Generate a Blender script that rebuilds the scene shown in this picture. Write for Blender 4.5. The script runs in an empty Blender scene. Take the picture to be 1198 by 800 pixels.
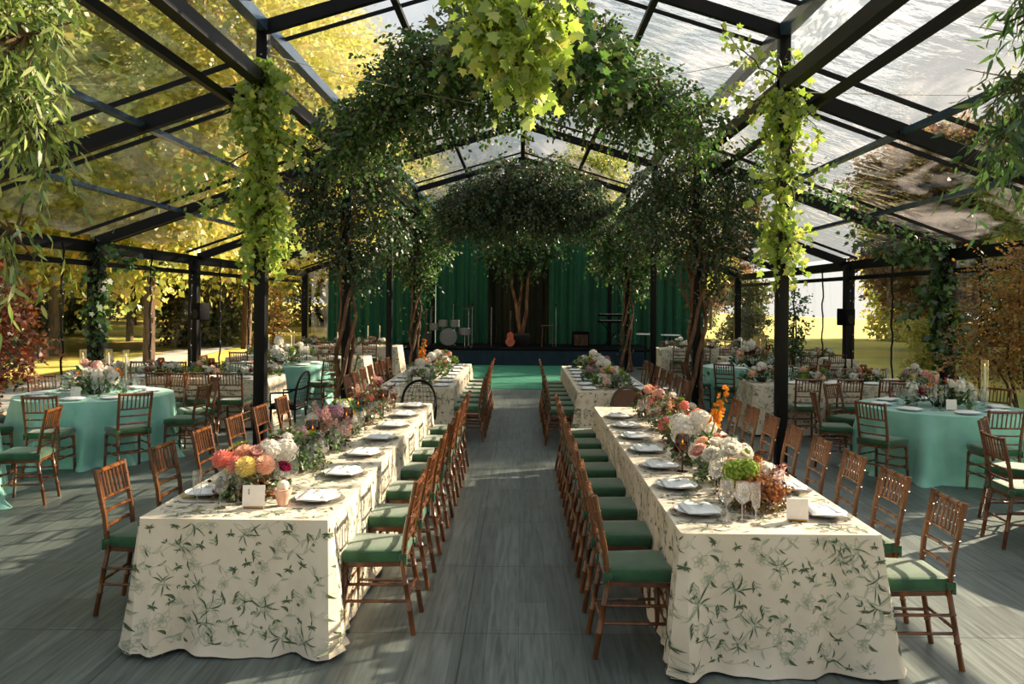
import bpy, math, random
import numpy as np
from mathutils import Vector, Matrix
PI = math.pi
S = bpy.context.scene
C = S.collection
rng = np.random.default_rng(7)
random.seed(7)

# ------------------------------------------------------------------ materials
def lin(h):
    h = h.lstrip('#'); o = []
    for i in (0, 2, 4):
        c = int(h[i:i+2], 16) / 255
        o.append(c / 12.92 if c <= .04045 else ((c + .055) / 1.055) ** 2.4)
    return (*o, 1)

def newmat(name):
    m = bpy.data.materials.new(name); m.use_nodes = True
    nt = m.node_tree; nt.nodes.clear()
    return m, nt, nt.nodes.new('ShaderNodeOutputMaterial')

def ramp(nt, fac, stops, interp='LINEAR'):
    r = nt.nodes.new('ShaderNodeValToRGB'); r.color_ramp.interpolation = interp
    e = r.color_ramp.elements
    while len(e) < len(stops): e.new(.5)
    for i, (p, c) in enumerate(stops):
        e[i].position = p; e[i].color = lin(c) if isinstance(c, str) else c
    nt.links.new(fac, r.inputs[0]); return r.outputs[0]

def pbr(name, c1, c2=None, rough=.6, scale=20, stretch=(1, 1, 1), bump=0, bscale=80, metal=0, sheen=0, spec=.5, coat=0, mid=(.35, .65)):
    m, nt, out = newmat(name)
    b = nt.nodes.new('ShaderNodeBsdfPrincipled')
    b.inputs['Roughness'].default_value = rough; b.inputs['Metallic'].default_value = metal
    b.inputs['Specular IOR Level'].default_value = spec
    if sheen: b.inputs['Sheen Weight'].default_value = sheen; b.inputs['Sheen Roughness'].default_value = .4
    if coat: b.inputs['Coat Weight'].default_value = coat; b.inputs['Coat Roughness'].default_value = .2
    tc = nt.nodes.new('ShaderNodeTexCoord'); mp = nt.nodes.new('ShaderNodeMapping')
    mp.inputs['Scale'].default_value = stretch
    nt.links.new(tc.outputs['Object'], mp.inputs[0])
    n = nt.nodes.new('ShaderNodeTexNoise'); n.inputs['Scale'].default_value = scale; n.inputs['Detail'].default_value = 3
    nt.links.new(mp.outputs[0], n.inputs[0])
    nt.links.new(ramp(nt, n.outputs[0], [(mid[0], c1), (mid[1], c2 or c1)]), b.inputs['Base Color'])
    if bump:
        n2 = nt.nodes.new('ShaderNodeTexNoise'); n2.inputs['Scale'].default_value = bscale
        nt.links.new(mp.outputs[0], n2.inputs[0])
        bp = nt.nodes.new('ShaderNodeBump'); bp.inputs['Strength'].default_value = bump; bp.inputs['Distance'].default_value = .01
        nt.links.new(n2.outputs[0], bp.inputs['Height']); nt.links.new(bp.outputs[0], b.inputs['Normal'])
    nt.links.new(b.outputs[0], out.inputs[0]); return m

def leafmat(name, cols, trans=.5, rough=.45, gloss=.08):
    """leaf: colour differs from leaf to leaf, light shines through"""
    m, nt, out = newmat(name)
    g = nt.nodes.new('ShaderNodeNewGeometry')
    k = len(cols)
    col = ramp(nt, g.outputs['Random Per Island'], [((i + .5) / k, c) for i, c in enumerate(cols)])
    d = nt.nodes.new('ShaderNodeBsdfDiffuse'); t = nt.nodes.new('ShaderNodeBsdfTranslucent'); s = nt.nodes.new('ShaderNodeBsdfGlossy')
    s.inputs['Roughness'].default_value = rough
    mx = nt.nodes.new('ShaderNodeMixShader'); mx.inputs[0].default_value = trans
    m2 = nt.nodes.new('ShaderNodeMixShader'); m2.inputs[0].default_value = gloss
    nt.links.new(col, d.inputs[0]); nt.links.new(col, t.inputs[0])
    nt.links.new(d.outputs[0], mx.inputs[1]); nt.links.new(t.outputs[0], mx.inputs[2])
    nt.links.new(mx.outputs[0], m2.inputs[1]); nt.links.new(s.outputs[0], m2.inputs[2])
    nt.links.new(m2.outputs[0], out.inputs[0]); return m

def clearmat(name, tint=(1, 1, 1, 1), refl=.08, rough=.03, bump=0, bscale=3, haze=0, stretch=(1, 1, 1), hazecol=(.8, .8, .8, 1), edge=.6, hmin=.45, refr=0, rrough=.1):
    """thin clear sheet or thin glass: mostly see-through, a little mirror, a little milky sheen put in as haze"""
    m, nt, out = newmat(name)
    tr = nt.nodes.new('ShaderNodeBsdfTransparent'); tr.inputs[0].default_value = tint
    gl = nt.nodes.new('ShaderNodeBsdfGlossy'); gl.inputs['Roughness'].default_value = rough
    lw = nt.nodes.new('ShaderNodeLayerWeight'); lw.inputs[0].default_value = .35
    ml = nt.nodes.new('ShaderNodeMath'); ml.operation = 'MULTIPLY_ADD'; ml.inputs[1].default_value = edge; ml.inputs[2].default_value = refl
    nt.links.new(lw.outputs['Facing'], ml.inputs[0])
    pw = nt.nodes.new('ShaderNodeMath'); pw.operation = 'MULTIPLY'; pw.use_clamp = True
    nt.links.new(ml.outputs[0], pw.inputs[0]); nt.links.new(ml.outputs[0], pw.inputs[1])
    mx = nt.nodes.new('ShaderNodeMixShader')
    ad = nt.nodes.new('ShaderNodeMath'); ad.operation = 'ADD'; ad.inputs[1].default_value = refl; ad.use_clamp = True
    nt.links.new(pw.outputs[0], ad.inputs[0]); nt.links.new(ad.outputs[0], mx.inputs[0])
    through = tr.outputs[0]
    if refr:
        rf = nt.nodes.new('ShaderNodeBsdfRefraction'); rf.inputs[0].default_value = tint; rf.inputs['Roughness'].default_value = rrough; rf.inputs['IOR'].default_value = 1.06
        mr = nt.nodes.new('ShaderNodeMixShader'); mr.inputs[0].default_value = refr
        nt.links.new(tr.outputs[0], mr.inputs[1]); nt.links.new(rf.outputs[0], mr.inputs[2]); through = mr.outputs[0]
        tw = nt.nodes.new('ShaderNodeTexCoord'); mw = nt.nodes.new('ShaderNodeMapping'); mw.inputs['Scale'].default_value = (1.5, 2.4, 1); mw.inputs['Rotation'].default_value = (0, 0, .5)
        nt.links.new(tw.outputs['Object'], mw.inputs[0]); nw = nt.nodes.new('ShaderNodeTexNoise'); nw.inputs['Scale'].default_value = 2.0; nw.inputs['Detail'].default_value = 3
        nt.links.new(mw.outputs[0], nw.inputs[0]); bw = nt.nodes.new('ShaderNodeBump'); bw.inputs['Strength'].default_value = .6; bw.inputs['Distance'].default_value = .12
        nt.links.new(nw.outputs[0], bw.inputs['Height']); nt.links.new(bw.outputs[0], rf.inputs['Normal'])
    nt.links.new(through, mx.inputs[1]); nt.links.new(gl.outputs[0], mx.inputs[2])
    last = mx.outputs[0]
    if bump or haze:
        tc = nt.nodes.new('ShaderNodeTexCoord'); mp = nt.nodes.new('ShaderNodeMapping'); mp.inputs['Scale'].default_value = stretch
        nt.links.new(tc.outputs['Object'], mp.inputs[0])
        n = nt.nodes.new('ShaderNodeTexNoise'); n.inputs['Scale'].default_value = bscale; n.inputs['Detail'].default_value = 4
        n.inputs['Distortion'].default_value = 1.0
        nt.links.new(mp.outputs[0], n.inputs[0])
        if bump:
            bp = nt.nodes.new('ShaderNodeBump'); bp.inputs['Strength'].default_value = bump; bp.inputs['Distance'].default_value = .05
            nt.links.new(n.outputs[0], bp.inputs['Height']); nt.links.new(bp.outputs[0], gl.inputs['Normal'])
        if haze:
            df = nt.nodes.new('ShaderNodeBsdfTranslucent'); df.inputs[0].default_value = hazecol
            f = ramp(nt, n.outputs[0], [(max(0, hmin), (0, 0, 0, 1) if hmin > 0 else (haze * .7, haze * .7, haze * .7, 1)), (.75, (haze, haze, haze, 1))])
            m3 = nt.nodes.new('ShaderNodeMixShader'); nt.links.new(f, m3.inputs[0])
            nt.links.new(last, m3.inputs[1]); nt.links.new(df.outputs[0], m3.inputs[2]); last = m3.outputs[0]
    nt.links.new(last, out.inputs[0]); return m

def glow(name, col, st):
    m, nt, out = newmat(name); e = nt.nodes.new('ShaderNodeEmission'); e.inputs[0].default_value = lin(col); e.inputs[1].default_value = st
    nt.links.new(e.outputs[0], out.inputs[0]); return m

M = {}
M['wood'] = pbr('chair_wood', '#47250d', '#78451a', .3, 14, (1, 1, .25), .1, 60, coat=.3)
M['velvet'] = pbr('green_velvet', '#22492c', '#32603b', .8, 9, sheen=.5, bump=.2, bscale=300)
M['black'] = pbr('black_steel', '#070708', '#0c0c0d', .45, 6, spec=.2)
M['skybeam'] = pbr('sky_tinted_steel', '#2a3c50', '#374d64', .22, 6, spec=.8)  # beam steel with the blue sky reflection put into its base colour
M['ivory'] = pbr('ivory_cloth', '#dccbb2', '#e5d6be', .85, 3, bump=.25, bscale=14, sheen=.2)
M['printdark'] = pbr('print_green', '#4a5a3c', '#5c6b4c', .85, 30)
M['printlight'] = pbr('print_sage', '#a3a88c', '#b4b79e', .85, 30)
M['teal'] = pbr('seafoam_satin', '#7dbaa9', '#92cab9', .4, 4, bump=.15, bscale=12, sheen=.3)
M['porcelain'] = pbr('porcelain', '#ecebe8', '#f3f2ef', .25, 8)
M['linen'] = pbr('white_linen', '#eceae6', '#f6f4f0', .85, 30, bump=.3, bscale=60)
M['card'] = pbr('card_stock', '#f3e7da', '#f7ede2', .8, 30)
M['ink'] = pbr('ink', '#161210', None, .7)
M['silver'] = pbr('silver', '#8f9296', '#b9bbbe', .25, 20, metal=1)
M['glass'] = clearmat('thin_glass', (.95, .96, .96, 1), .08, .05, edge=.9, haze=.05, bscale=1, hmin=-.6)
M['chargerglass'] = clearmat('charger_glass', (.88, .89, .89, 1), .10, .08, edge=.6)
M['smoke'] = clearmat('smoked_amber_glass', (.30, .17, .07, 1), .06, .05, edge=.5)
M['vinyl'] = clearmat('clear_vinyl_roof', (.97, .97, .96, 1), .035, .04, bump=.5, bscale=1.6, haze=.12, stretch=(1, .35, 1), hazecol=(1, .92, .89, 1), edge=.42, refr=.42)  # pinkish-white sheen of the roof put in as noise-patterned haze
M['vinylwall'] = clearmat('clear_vinyl_wall', (.96, .96, .95, 1), .03, .04, bump=.35, bscale=1.2, haze=.10, stretch=(1, 1.2, .4), hazecol=(.85, .85, .8, 1), edge=.35)
M['vinylroll'] = clearmat('gathered_vinyl', (.8, .82, .82, 1), .18, .06, bump=1.2, bscale=14, haze=.3, stretch=(1, .3, 1), edge=.6)
M['candle'] = pbr('candle_wax', '#e9dfc4', '#f0e7d0', .5, 10)
M['flame'] = glow('flame', '#ffb35a', 7)
M['terra'] = pbr('blush_clay', '#d9a78e', '#e3b59e', .7, 25, bump=.2)
M['pot'] = pbr('dark_pot', '#241d1a', '#312825', .7, 12)
M['bark'] = pbr('bark', '#3a2a1e', '#5f4733', .9, 12, (1, 1, .3), .6, 40)
M['vinebark'] = pbr('twisted_bark', '#4a3020', '#7d5a3e', .85, 14, (1, 1, .3), .6, 50)
M['birch'] = pbr('pale_bark', '#5a3420', '#a5744a', .8, 10, (1, 1, .3), .4, 30)
M['rope'] = pbr('white_rope', '#b9b4a8', '#d6d1c4', .8, 60)
M['stage'] = pbr('stage_skirt', '#0f2430', '#163040', .8, 3)
M['turf'] = pbr('green_dance_carpet', '#1c6b52', '#2a8365', .8, 5, bump=.2)
M['plastic'] = pbr('black_plastic', '#08080a', '#0d0d0f', .7, 20, spec=.1)
M['brass'] = pbr('brass', '#a9752e', '#cf9a49', .3, 20, metal=1)
M['guitar'] = pbr('guitar_lacquer', '#b03c17', '#d35b22', .25, 8, coat=.6)
M['drum'] = pbr('drum_shell', '#7a7772', '#96928c', .3, 20)
M['moss'] = leafmat('moss', ['#4a4a1c', '#6d6a2a', '#383914', '#7c6a2e'], .3)
M['fol'] = leafmat('arrangement_leaf', ['#2c4a22', '#3f6630', '#56783a', '#6d8a48', '#2a3c1e'], .35)
M['darkfol'] = leafmat('copper_leaf', ['#4a2a1c', '#7a4526', '#a56a38', '#5c4322', '#8c6a34'], .35)
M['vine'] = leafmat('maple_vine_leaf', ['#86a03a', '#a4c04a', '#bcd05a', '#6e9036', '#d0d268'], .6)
M['vinedark'] = leafmat('dark_vine_leaf', ['#26421d', '#365a27', '#4a6e30', '#5b8038'], .5)  # darker greens than the maple vine leaf
M['cloudleaf'] = leafmat('hanging_leaf', ['#2a4a20', '#3c6529', '#517b33', '#66903e', '#6d6a35', '#31521f'], .5)
M['deepleaf'] = leafmat('deep_green_leaf', ['#1c3419', '#284720', '#385c2a', '#54422a', '#446632'], .45)  # deep greens with one brown among them
M['willow'] = leafmat('willow_leaf', ['#55752c', '#7c9a40', '#9db157', '#c0c87a', '#4a6827'], .55)
M['gold'] = leafmat('golden_leaf', ['#b98f24', '#cfae38', '#9c9a2e', '#b9b748', '#d6a52f'], .55)
M['maple'] = leafmat('red_maple_leaf', ['#5a2416', '#7d3a1c', '#8f5526', '#4a3018', '#6b2c18'], .5)
M['autumn'] = leafmat('autumn_leaf', ['#a5702a', '#c28f35', '#7a6a2c', '#9b5a28', '#5d6a30', '#b9803a'], .5)
M['treeA'] = leafmat('tree_leaf_gold', ['#bcc052', '#d8cc60', '#a0b24c', '#dcb058', '#8ca048', '#e6dc84'], .5)
M['treeB'] = leafmat('tree_leaf_green', ['#8ba04a', '#a6b650', '#c2c45c', '#6f8a3e', '#d2c464'], .5)
M['treeC'] = leafmat('tree_leaf_dark', ['#2b3d1e', '#3f5226', '#54602c', '#6b5a2e', '#33451f'], .45)
M['treeR'] = leafmat('tree_leaf_russet', ['#7d5030', '#96683c', '#5e4a2a', '#a98350', '#6f5c34'], .5)

def petal(name, cols, tr=.35): M[name] = leafmat(name, cols, tr, .6, .02)
petal('coral', ['#f29c88', '#f4ac98', '#ec8874'])
petal('peach', ['#f6c4a2', '#f9d2b6', '#f4b48e'])
petal('yellow', ['#f6de82', '#f9e9a2', '#f2d470'])
petal('white', ['#ece6da', '#f3efe6', '#e2dccb'])
petal('blush', ['#e9b9ac', '#f0c9bd', '#dca495'])
petal('magenta', ['#a02c52', '#b8406a', '#8c2346'])
petal('orange', ['#e58a1e', '#f0a52c', '#d9761a'])
petal('mauve', ['#b58a9a', '#c79fab', '#a5788a'])
petal('lime', ['#8ca33c', '#a9b850', '#6f8a30'])
petal('copper', ['#9a5a32', '#b87444', '#c99058', '#7a4428'])
petal('burgundy', ['#5c1a22', '#7a2730', '#8f3a3c'])

# ------------------------------------------------------------------ mesh builder
class MB:
    def __init__(s): s.v = []; s.f = []; s.mi = []; s.cur = 0
    def add(s, vs, fs, m=None):
        o = len(s.v); s.v.extend([tuple(p) for p in vs]); m = s.cur if m is None else m
        for f in fs: s.f.append([i + o for i in f]); s.mi.append(m)
        return s
    def box(s, c, d, m=None, rz=0, bev=0):
        x, y, z = (d[0] / 2, d[1] / 2, d[2] / 2); b = min(bev, x * .9, y * .9, z * .9)
        cs, sn = math.cos(rz), math.sin(rz)
        if b <= 0:
            P = [(i * x, j * y, k * z) for k in (-1, 1) for (i, j) in ((-1, -1), (1, -1), (1, 1), (-1, 1))]
            F = [(3, 2, 1, 0), (4, 5, 6, 7), (0, 1, 5, 4), (1, 2, 6, 5), (2, 3, 7, 6), (3, 0, 4, 7)]
        else:
            P = []
            def ring(zz, ins):
                X, Y = x - ins, y - ins; q = b
                for (sx, sy, a0) in ((-1, -1, 180), (1, -1, 270), (1, 1, 0), (-1, 1, 90)):
                    for a in (0, 45, 90):
                        t = math.radians(a0 + a); P.append((sx * (X - q) + q * math.cos(t), sy * (Y - q) + q * math.sin(t), zz))
            ring(-z, b * .999 * .6); ring(-z + b * .5, b * .12); ring(-z + b, 0); ring(z - b, 0); ring(z - b * .5, b * .12); ring(z, b * .6)
            F = [tuple(range(11, -1, -1)), tuple(range(60, 72))]
            for r in range(5):
                for i in range(12): F.append((r * 12 + i, r * 12 + (i + 1) % 12, (r + 1) * 12 + (i + 1) % 12, (r + 1) * 12 + i))
        s.add([(c[0] + p[0] * cs - p[1] * sn, c[1] + p[0] * sn + p[1] * cs, c[2] + p[2]) for p in P], F, m); return s
    def tube(s, pts, r, n=8, m=None, cap=True):
        pts = [Vector(p) for p in pts]; k = len(pts)
        rs = r if isinstance(r, (list, tuple)) else [r] * k
        V = []; up = None
        for i, p in enumerate(pts):
            d = (pts[min(i + 1, k - 1)] - pts[max(i - 1, 0)])
            if d.length < 1e-9: d = Vector((0, 0, 1))
            d.normalize()
            if up is None: up = Vector((0, 0, 1)) if abs(d.z) < .9 else Vector((1, 0, 0))
            a = (up - d * up.dot(d))
            if a.length < 1e-6: a = Vector((1, 0, 0)).cross(d)
            a.normalize(); up = a; b = d.cross(a)
            for j in range(n):
                t = 2 * PI * j / n; V.append(p + a * (rs[i] * math.cos(t)) + b * (rs[i] * math.sin(t)))
        F = [(i * n + j, i * n + (j + 1) % n, (i + 1) * n + (j + 1) % n, (i + 1) * n + j) for i in range(k - 1) for j in range(n)]
        if cap: F += [tuple(range(n - 1, -1, -1)), tuple(range((k - 1) * n, k * n))]
        s.add(V, F, m); return s
    def lathe(s, prof, c=(0, 0, 0), n=20, m=None, capb=True, capt=False):
        V = [(c[0] + r * math.cos(2 * PI * j / n), c[1] + r * math.sin(2 * PI * j / n), c[2] + z) for r, z in prof for j in range(n)]
        F = [(i * n + j, i * n + (j + 1) % n, (i + 1) * n + (j + 1) % n, (i + 1) * n + j) for i in range(len(prof) - 1) for j in range(n)]
        if capb: F.append(tuple(range(n - 1, -1, -1)))
        if capt: F.append(tuple(range((len(prof) - 1) * n, len(prof) * n)))
        s.add(V, F, m); return s
    def prism(s, poly, y0, y1, m=None):
        """outline in xz, extruded along y"""
        n = len(poly); V = [(x, y0, z) for x, z in poly] + [(x, y1, z) for x, z in poly]
        F = [tuple(range(n)), tuple(range(2 * n - 1, n - 1, -1))] + [(i, i + n, (i + 1) % n + n, (i + 1) % n) for i in range(n)]
        s.add(V, F, m); return s
    def mesh(s, name, mats, smooth=True):
        me = bpy.data.meshes.new(name); me.from_pydata(s.v, [], s.f)
        for m in (mats if isinstance(mats, (list, tuple)) else [mats]): me.materials.append(M[m] if isinstance(m, str) else m)
        me.polygons.foreach_set('material_index', s.mi)
        me.polygons.foreach_set('use_smooth', [smooth] * len(s.f)); me.update()
        if smooth:
            try: me.set_sharp_from_angle(angle=math.radians(42))
            except Exception: pass
        return me
    def build(s, name, mats, parent=None, smooth=True):
        return link(name, s.mesh(name, mats, smooth), parent)

def link(name, me, parent=None):
    o = bpy.data.objects.new(name, me); C.objects.link(o)
    if parent: o.parent = parent
    return o
def tag(o, label=None, cat=None, group=None, kind=None):
    if label: o['label'] = label
    if cat: o['category'] = cat
    if group: o['group'] = group
    if kind: o['kind'] = kind
    return o
def empty(name, loc=(0, 0, 0), rz=0, label=None, cat=None, group=None, kind=None):
    o = bpy.data.objects.new(name, None); C.objects.link(o); o.location = loc; o.rotation_euler = (0, 0, rz); o.empty_display_size = .1
    return tag(o, label, cat, group, kind)
KIDS = {}
def reg(root):
    """remember a thing's parts for copying"""
    KIDS[root.name] = [(c, [g for g in C.objects if g.parent == c]) for c in C.objects if c.parent == root]
    return root
USED = set()
def place(root, loc, rz, label, group=None, scale=None):
    if root.name not in KIDS: reg(root)
    if root.name not in USED:
        USED.add(root.name); r = root
    else:
        r = root.copy(); C.objects.link(r)
        for c, gs in KIDS[root.name]:
            d = c.copy(); C.objects.link(d); d.parent = r
            for g in gs:
                e = g.copy(); C.objects.link(e); e.parent = d
    r.location = loc; r.rotation_euler = (0, 0, rz)
    if scale: r.scale = (scale,) * 3 if not isinstance(scale, (tuple, list)) else scale
    r['label'] = label
    if group: r['group'] = group
    return r
ORD = ['first', 'second', 'third', 'fourth', 'fifth', 'sixth', 'seventh', 'eighth', 'ninth', 'tenth', 'eleventh', 'twelfth', 'thirteenth', 'fourteenth']

# ------------------------------------------------------------------ leaves
T_OVAL = np.array([(0, 0, 0), (.28, .3, .03), (.3, .62, .02), (0, 1, -.04), (-.3, .62, .02), (-.28, .3, .03)])
T_WILLOW = np.array([(0, 0, 0), (.11, .3, .02), (.1, .7, 0), (0, 1.15, -.08), (-.1, .7, 0), (-.11, .3, .02)])
T_MAPLE = np.array([(0, .02, 0), (.22, .0, .02), (.5, .12, -.02), (.32, .34, .03), (.56, .6, -.02), (.26, .6, .03), (0, 1.02, -.03), (-.26, .6, .03), (-.56, .6, -.02), (-.32, .34, .03), (-.5, .12, -.02), (-.22, 0, .02)])
T_QUAD = np.array([(0, 0, 0), (.36, .5, .05), (0, 1, -.05), (-.36, .5, .05)])
def leafmesh(name, P, D, size, tmpl, mats, sel=None, flat=.5):
    """P points, D direction each leaf points to, size array"""
    n = len(P); k = len(tmpl)
    D = D / (np.linalg.norm(D, axis=1, keepdims=True) + 1e-9)
    N = rng.normal(size=(n, 3)) * flat + np.array([0, 0, 1.0]) * (1 - flat)
    X = np.cross(D, N); X /= (np.linalg.norm(X, axis=1, keepdims=True) + 1e-9)
    Z = np.cross(X, D)
    s = np.asarray(size).reshape(-1, 1, 1)
    V = P[:, None, :] + s * (tmpl[None, :, 0:1] * X[:, None, :] + tmpl[None, :, 1:2] * D[:, None, :] + tmpl[None, :, 2:3] * Z[:, None, :])
    V = V.reshape(-1, 3)
    me = bpy.data.meshes.new(name)
    me.vertices.add(n * k); me.vertices.foreach_set('co', V.ravel())
    me.loops.add(n * k); me.loops.foreach_set('vertex_index', np.arange(n * k))
    me.polygons.add(n); me.polygons.foreach_set('loop_start', np.arange(n) * k)
    try: me.polygons.foreach_set('loop_total', np.full(n, k))
    except Exception: pass
    for m in (mats if isinstance(mats, (list, tuple)) else [mats]): me.materials.append(M[m])
    if sel is not None: me.polygons.foreach_set('material_index', np.asarray(sel, dtype=np.int32))
    me.update(calc_edges=True); return me

def twigs(blobs, T, L, tl, droop=.5, shell=.55, sag=0):
    """leaf points along random twigs that start inside ellipsoids"""
    w = np.array([b[3] * b[4] * b[5] for b in blobs]) ** .67; w = w / w.sum()
    idx = rng.choice(len(blobs), T, p=w)
    B = np.array(blobs)[idx]
    d = rng.normal(size=(T, 3)); d /= np.linalg.norm(d, axis=1, keepdims=True)
    r = shell + (1 - shell) * rng.random((T, 1)) ** .5
    r = np.where(rng.random((T, 1)) < .25, rng.random((T, 1)), r)
    P0 = B[:, :3] + d * r * B[:, 3:6]
    tdir = d * .6 + rng.normal(size=(T, 3)) * .6 + np.array([0, 0, -droop]); tdir /= np.linalg.norm(tdir, axis=1, keepdims=True)
    t = np.linspace(0, 1, L)[None, :, None]
    ln = tl * (.5 + rng.random((T, 1, 1)))
    P = P0[:, None, :] + tdir[:, None, :] * t * ln + np.array([0, 0, -1.0]) * (t ** 2) * ln * droop * .6
    side = np.cross(tdir, np.array([0, 0, 1.0]))[:, None, :] * np.where(np.arange(L) % 2 == 0, 1, -1)[None, :, None]
    D = tdir[:, None, :] * .5 + side * .8 + rng.normal(size=(T, L, 3)) * .35 + np.array([0, 0, -droop * .6])
    return P.reshape(-1, 3), D.reshape(-1, 3), P0, tdir, ln[:, 0, 0]

def leafball(name, blobs, T, L, tl, size, tmpl, mats, droop=.5, flat=.5, shell=.55, parent=None, var=.35):
    P, D, P0, td, ln = twigs(blobs, T, L, tl, droop, shell)
    sz = size * (1 - var + 2 * var * rng.random(len(P)))
    return link(name, leafmesh(name, P, D, sz, tmpl, mats, flat=flat), parent), (P0, td, ln)

def strand(p0, p1, sag, n=14, wob=.06):
    p0 = np.array(p0, float); p1 = np.array(p1, float); t = np.linspace(0, 1, n)
    P = p0 + (p1 - p0) * t[:, None]; P[:, 2] -= sag * 4 * t * (1 - t)
    w = np.cumsum(rng.normal(size=(n, 3)) * wob, axis=0); w -= w[0] + (w[-1] - w[0]) * t[:, None]
    return P + w
def strandleaves(paths, per, spread, droop=.6):
    Ps = []; Ds = []
    for path in paths:
        n = len(path); k = max(2, int(per * np.linalg.norm(np.diff(path, axis=0), axis=1).sum()))
        u = rng.random(k) * (n - 1.001); i = u.astype(int); f = (u - i)[:, None]
        p = path[i] * (1 - f) + path[i + 1] * f
        o = rng.normal(size=(k, 3)) * spread
        Ps.append(p + o); Ds.append(o / (spread + 1e-6) + rng.normal(size=(k, 3)) * .4 + np.array([0, 0, -droop]))
    return np.vstack(Ps), np.vstack(Ds)
def stems(name, paths, r, mat, parent, n=5):
    b = MB()
    for i, p in enumerate(paths):
        rr = r[i] if isinstance(r, list) else r
        b.tube([tuple(q) for q in p], [rr * (1 - .6 * k / (len(p) - 1)) for k in range(len(p))], n)
    return b.build(name, mat, parent)
# ------------------------------------------------------------------ camera, sun, sky
cam = bpy.data.objects.new('camera', bpy.data.cameras.new('camera')); C.objects.link(cam); S.camera = cam
cam.data.sensor_width = 36; cam.data.lens = 940 / 1198 * 36
cam.data.shift_x = -11 / 1198; cam.data.shift_y = -48 / 1198; cam.data.clip_end = 400
cam.matrix_world = Matrix.Translation((0, 0, 2.0)) @ Matrix.Rotation(PI / 2, 4, 'X') @ Matrix.Rotation(.009, 4, 'Z')
SUN = Vector((.87, .48, 0)).normalized() * math.cos(math.radians(24)); SUN.z = math.sin(math.radians(24))
sl = bpy.data.lights.new('sun', 'SUN'); sl.energy = 22.0; sl.angle = math.radians(.7); sl.color = (1, .83, .62)
so = bpy.data.objects.new('sun', sl); C.objects.link(so); so.rotation_euler = SUN.to_track_quat('Z', 'Y').to_euler(); so.location = SUN * 60
W = bpy.data.worlds.new('sky'); S.world = W; W.use_nodes = True; nt = W.node_tree; nt.nodes.clear()
wo = nt.nodes.new('ShaderNodeOutputWorld'); bg = nt.nodes.new('ShaderNodeBackground')
tc = nt.nodes.new('ShaderNodeTexCoord'); sx = nt.nodes.new('ShaderNodeSeparateXYZ'); nt.links.new(tc.outputs['Generated'], sx.inputs[0])
cl = nt.nodes.new('ShaderNodeTexNoise'); cl.inputs['Scale'].default_value = 2.2; cl.inputs['Detail'].default_value = 6
nt.links.new(tc.outputs['Generated'], cl.inputs[0])
g1 = ramp(nt, sx.outputs[2], [(0, '#f3efe4'), (.3, '#dfe9ee'), (1, '#a9cbe2')])
mx = nt.nodes.new('ShaderNodeMixRGB'); mx.inputs[2].default_value = lin('#f6f8f8'); nt.links.new(g1, mx.inputs[1])
nt.links.new(ramp(nt, cl.outputs[0], [(.42, (0, 0, 0, 1)), (.62, (1, 1, 1, 1))]), mx.inputs[0])
sd = nt.nodes.new('ShaderNodeVectorMath'); sd.operation = 'DOT_PRODUCT'; sd.inputs[1].default_value = tuple(SUN); nt.links.new(tc.outputs['Generated'], sd.inputs[0])
sr = ramp(nt, sd.outputs['Value'], [(0, (.62, .66, .70, 1)), (.5, (.95, .96, .97, 1)), (1, (1.35, 1.28, 1.18, 1))])
mm = nt.nodes.new('ShaderNodeMixRGB'); mm.blend_type = 'MULTIPLY'; mm.inputs[0].default_value = 1; nt.links.new(mx.outputs[0], mm.inputs[1]); nt.links.new(sr, mm.inputs[2])
nt.links.new(mm.outputs[0], bg.inputs[0]); bg.inputs[1].default_value = 1.06; nt.links.new(bg.outputs[0], wo.inputs[0])
S.view_settings.view_transform = 'Standard'; S.view_settings.look = 'None'; S.view_settings.gamma = 1; S.view_settings.exposure = 0
S.view_settings.use_curve_mapping = False
S.cycles.transparent_max_bounces = 24
S.cycles.max_bounces = 8

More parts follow.
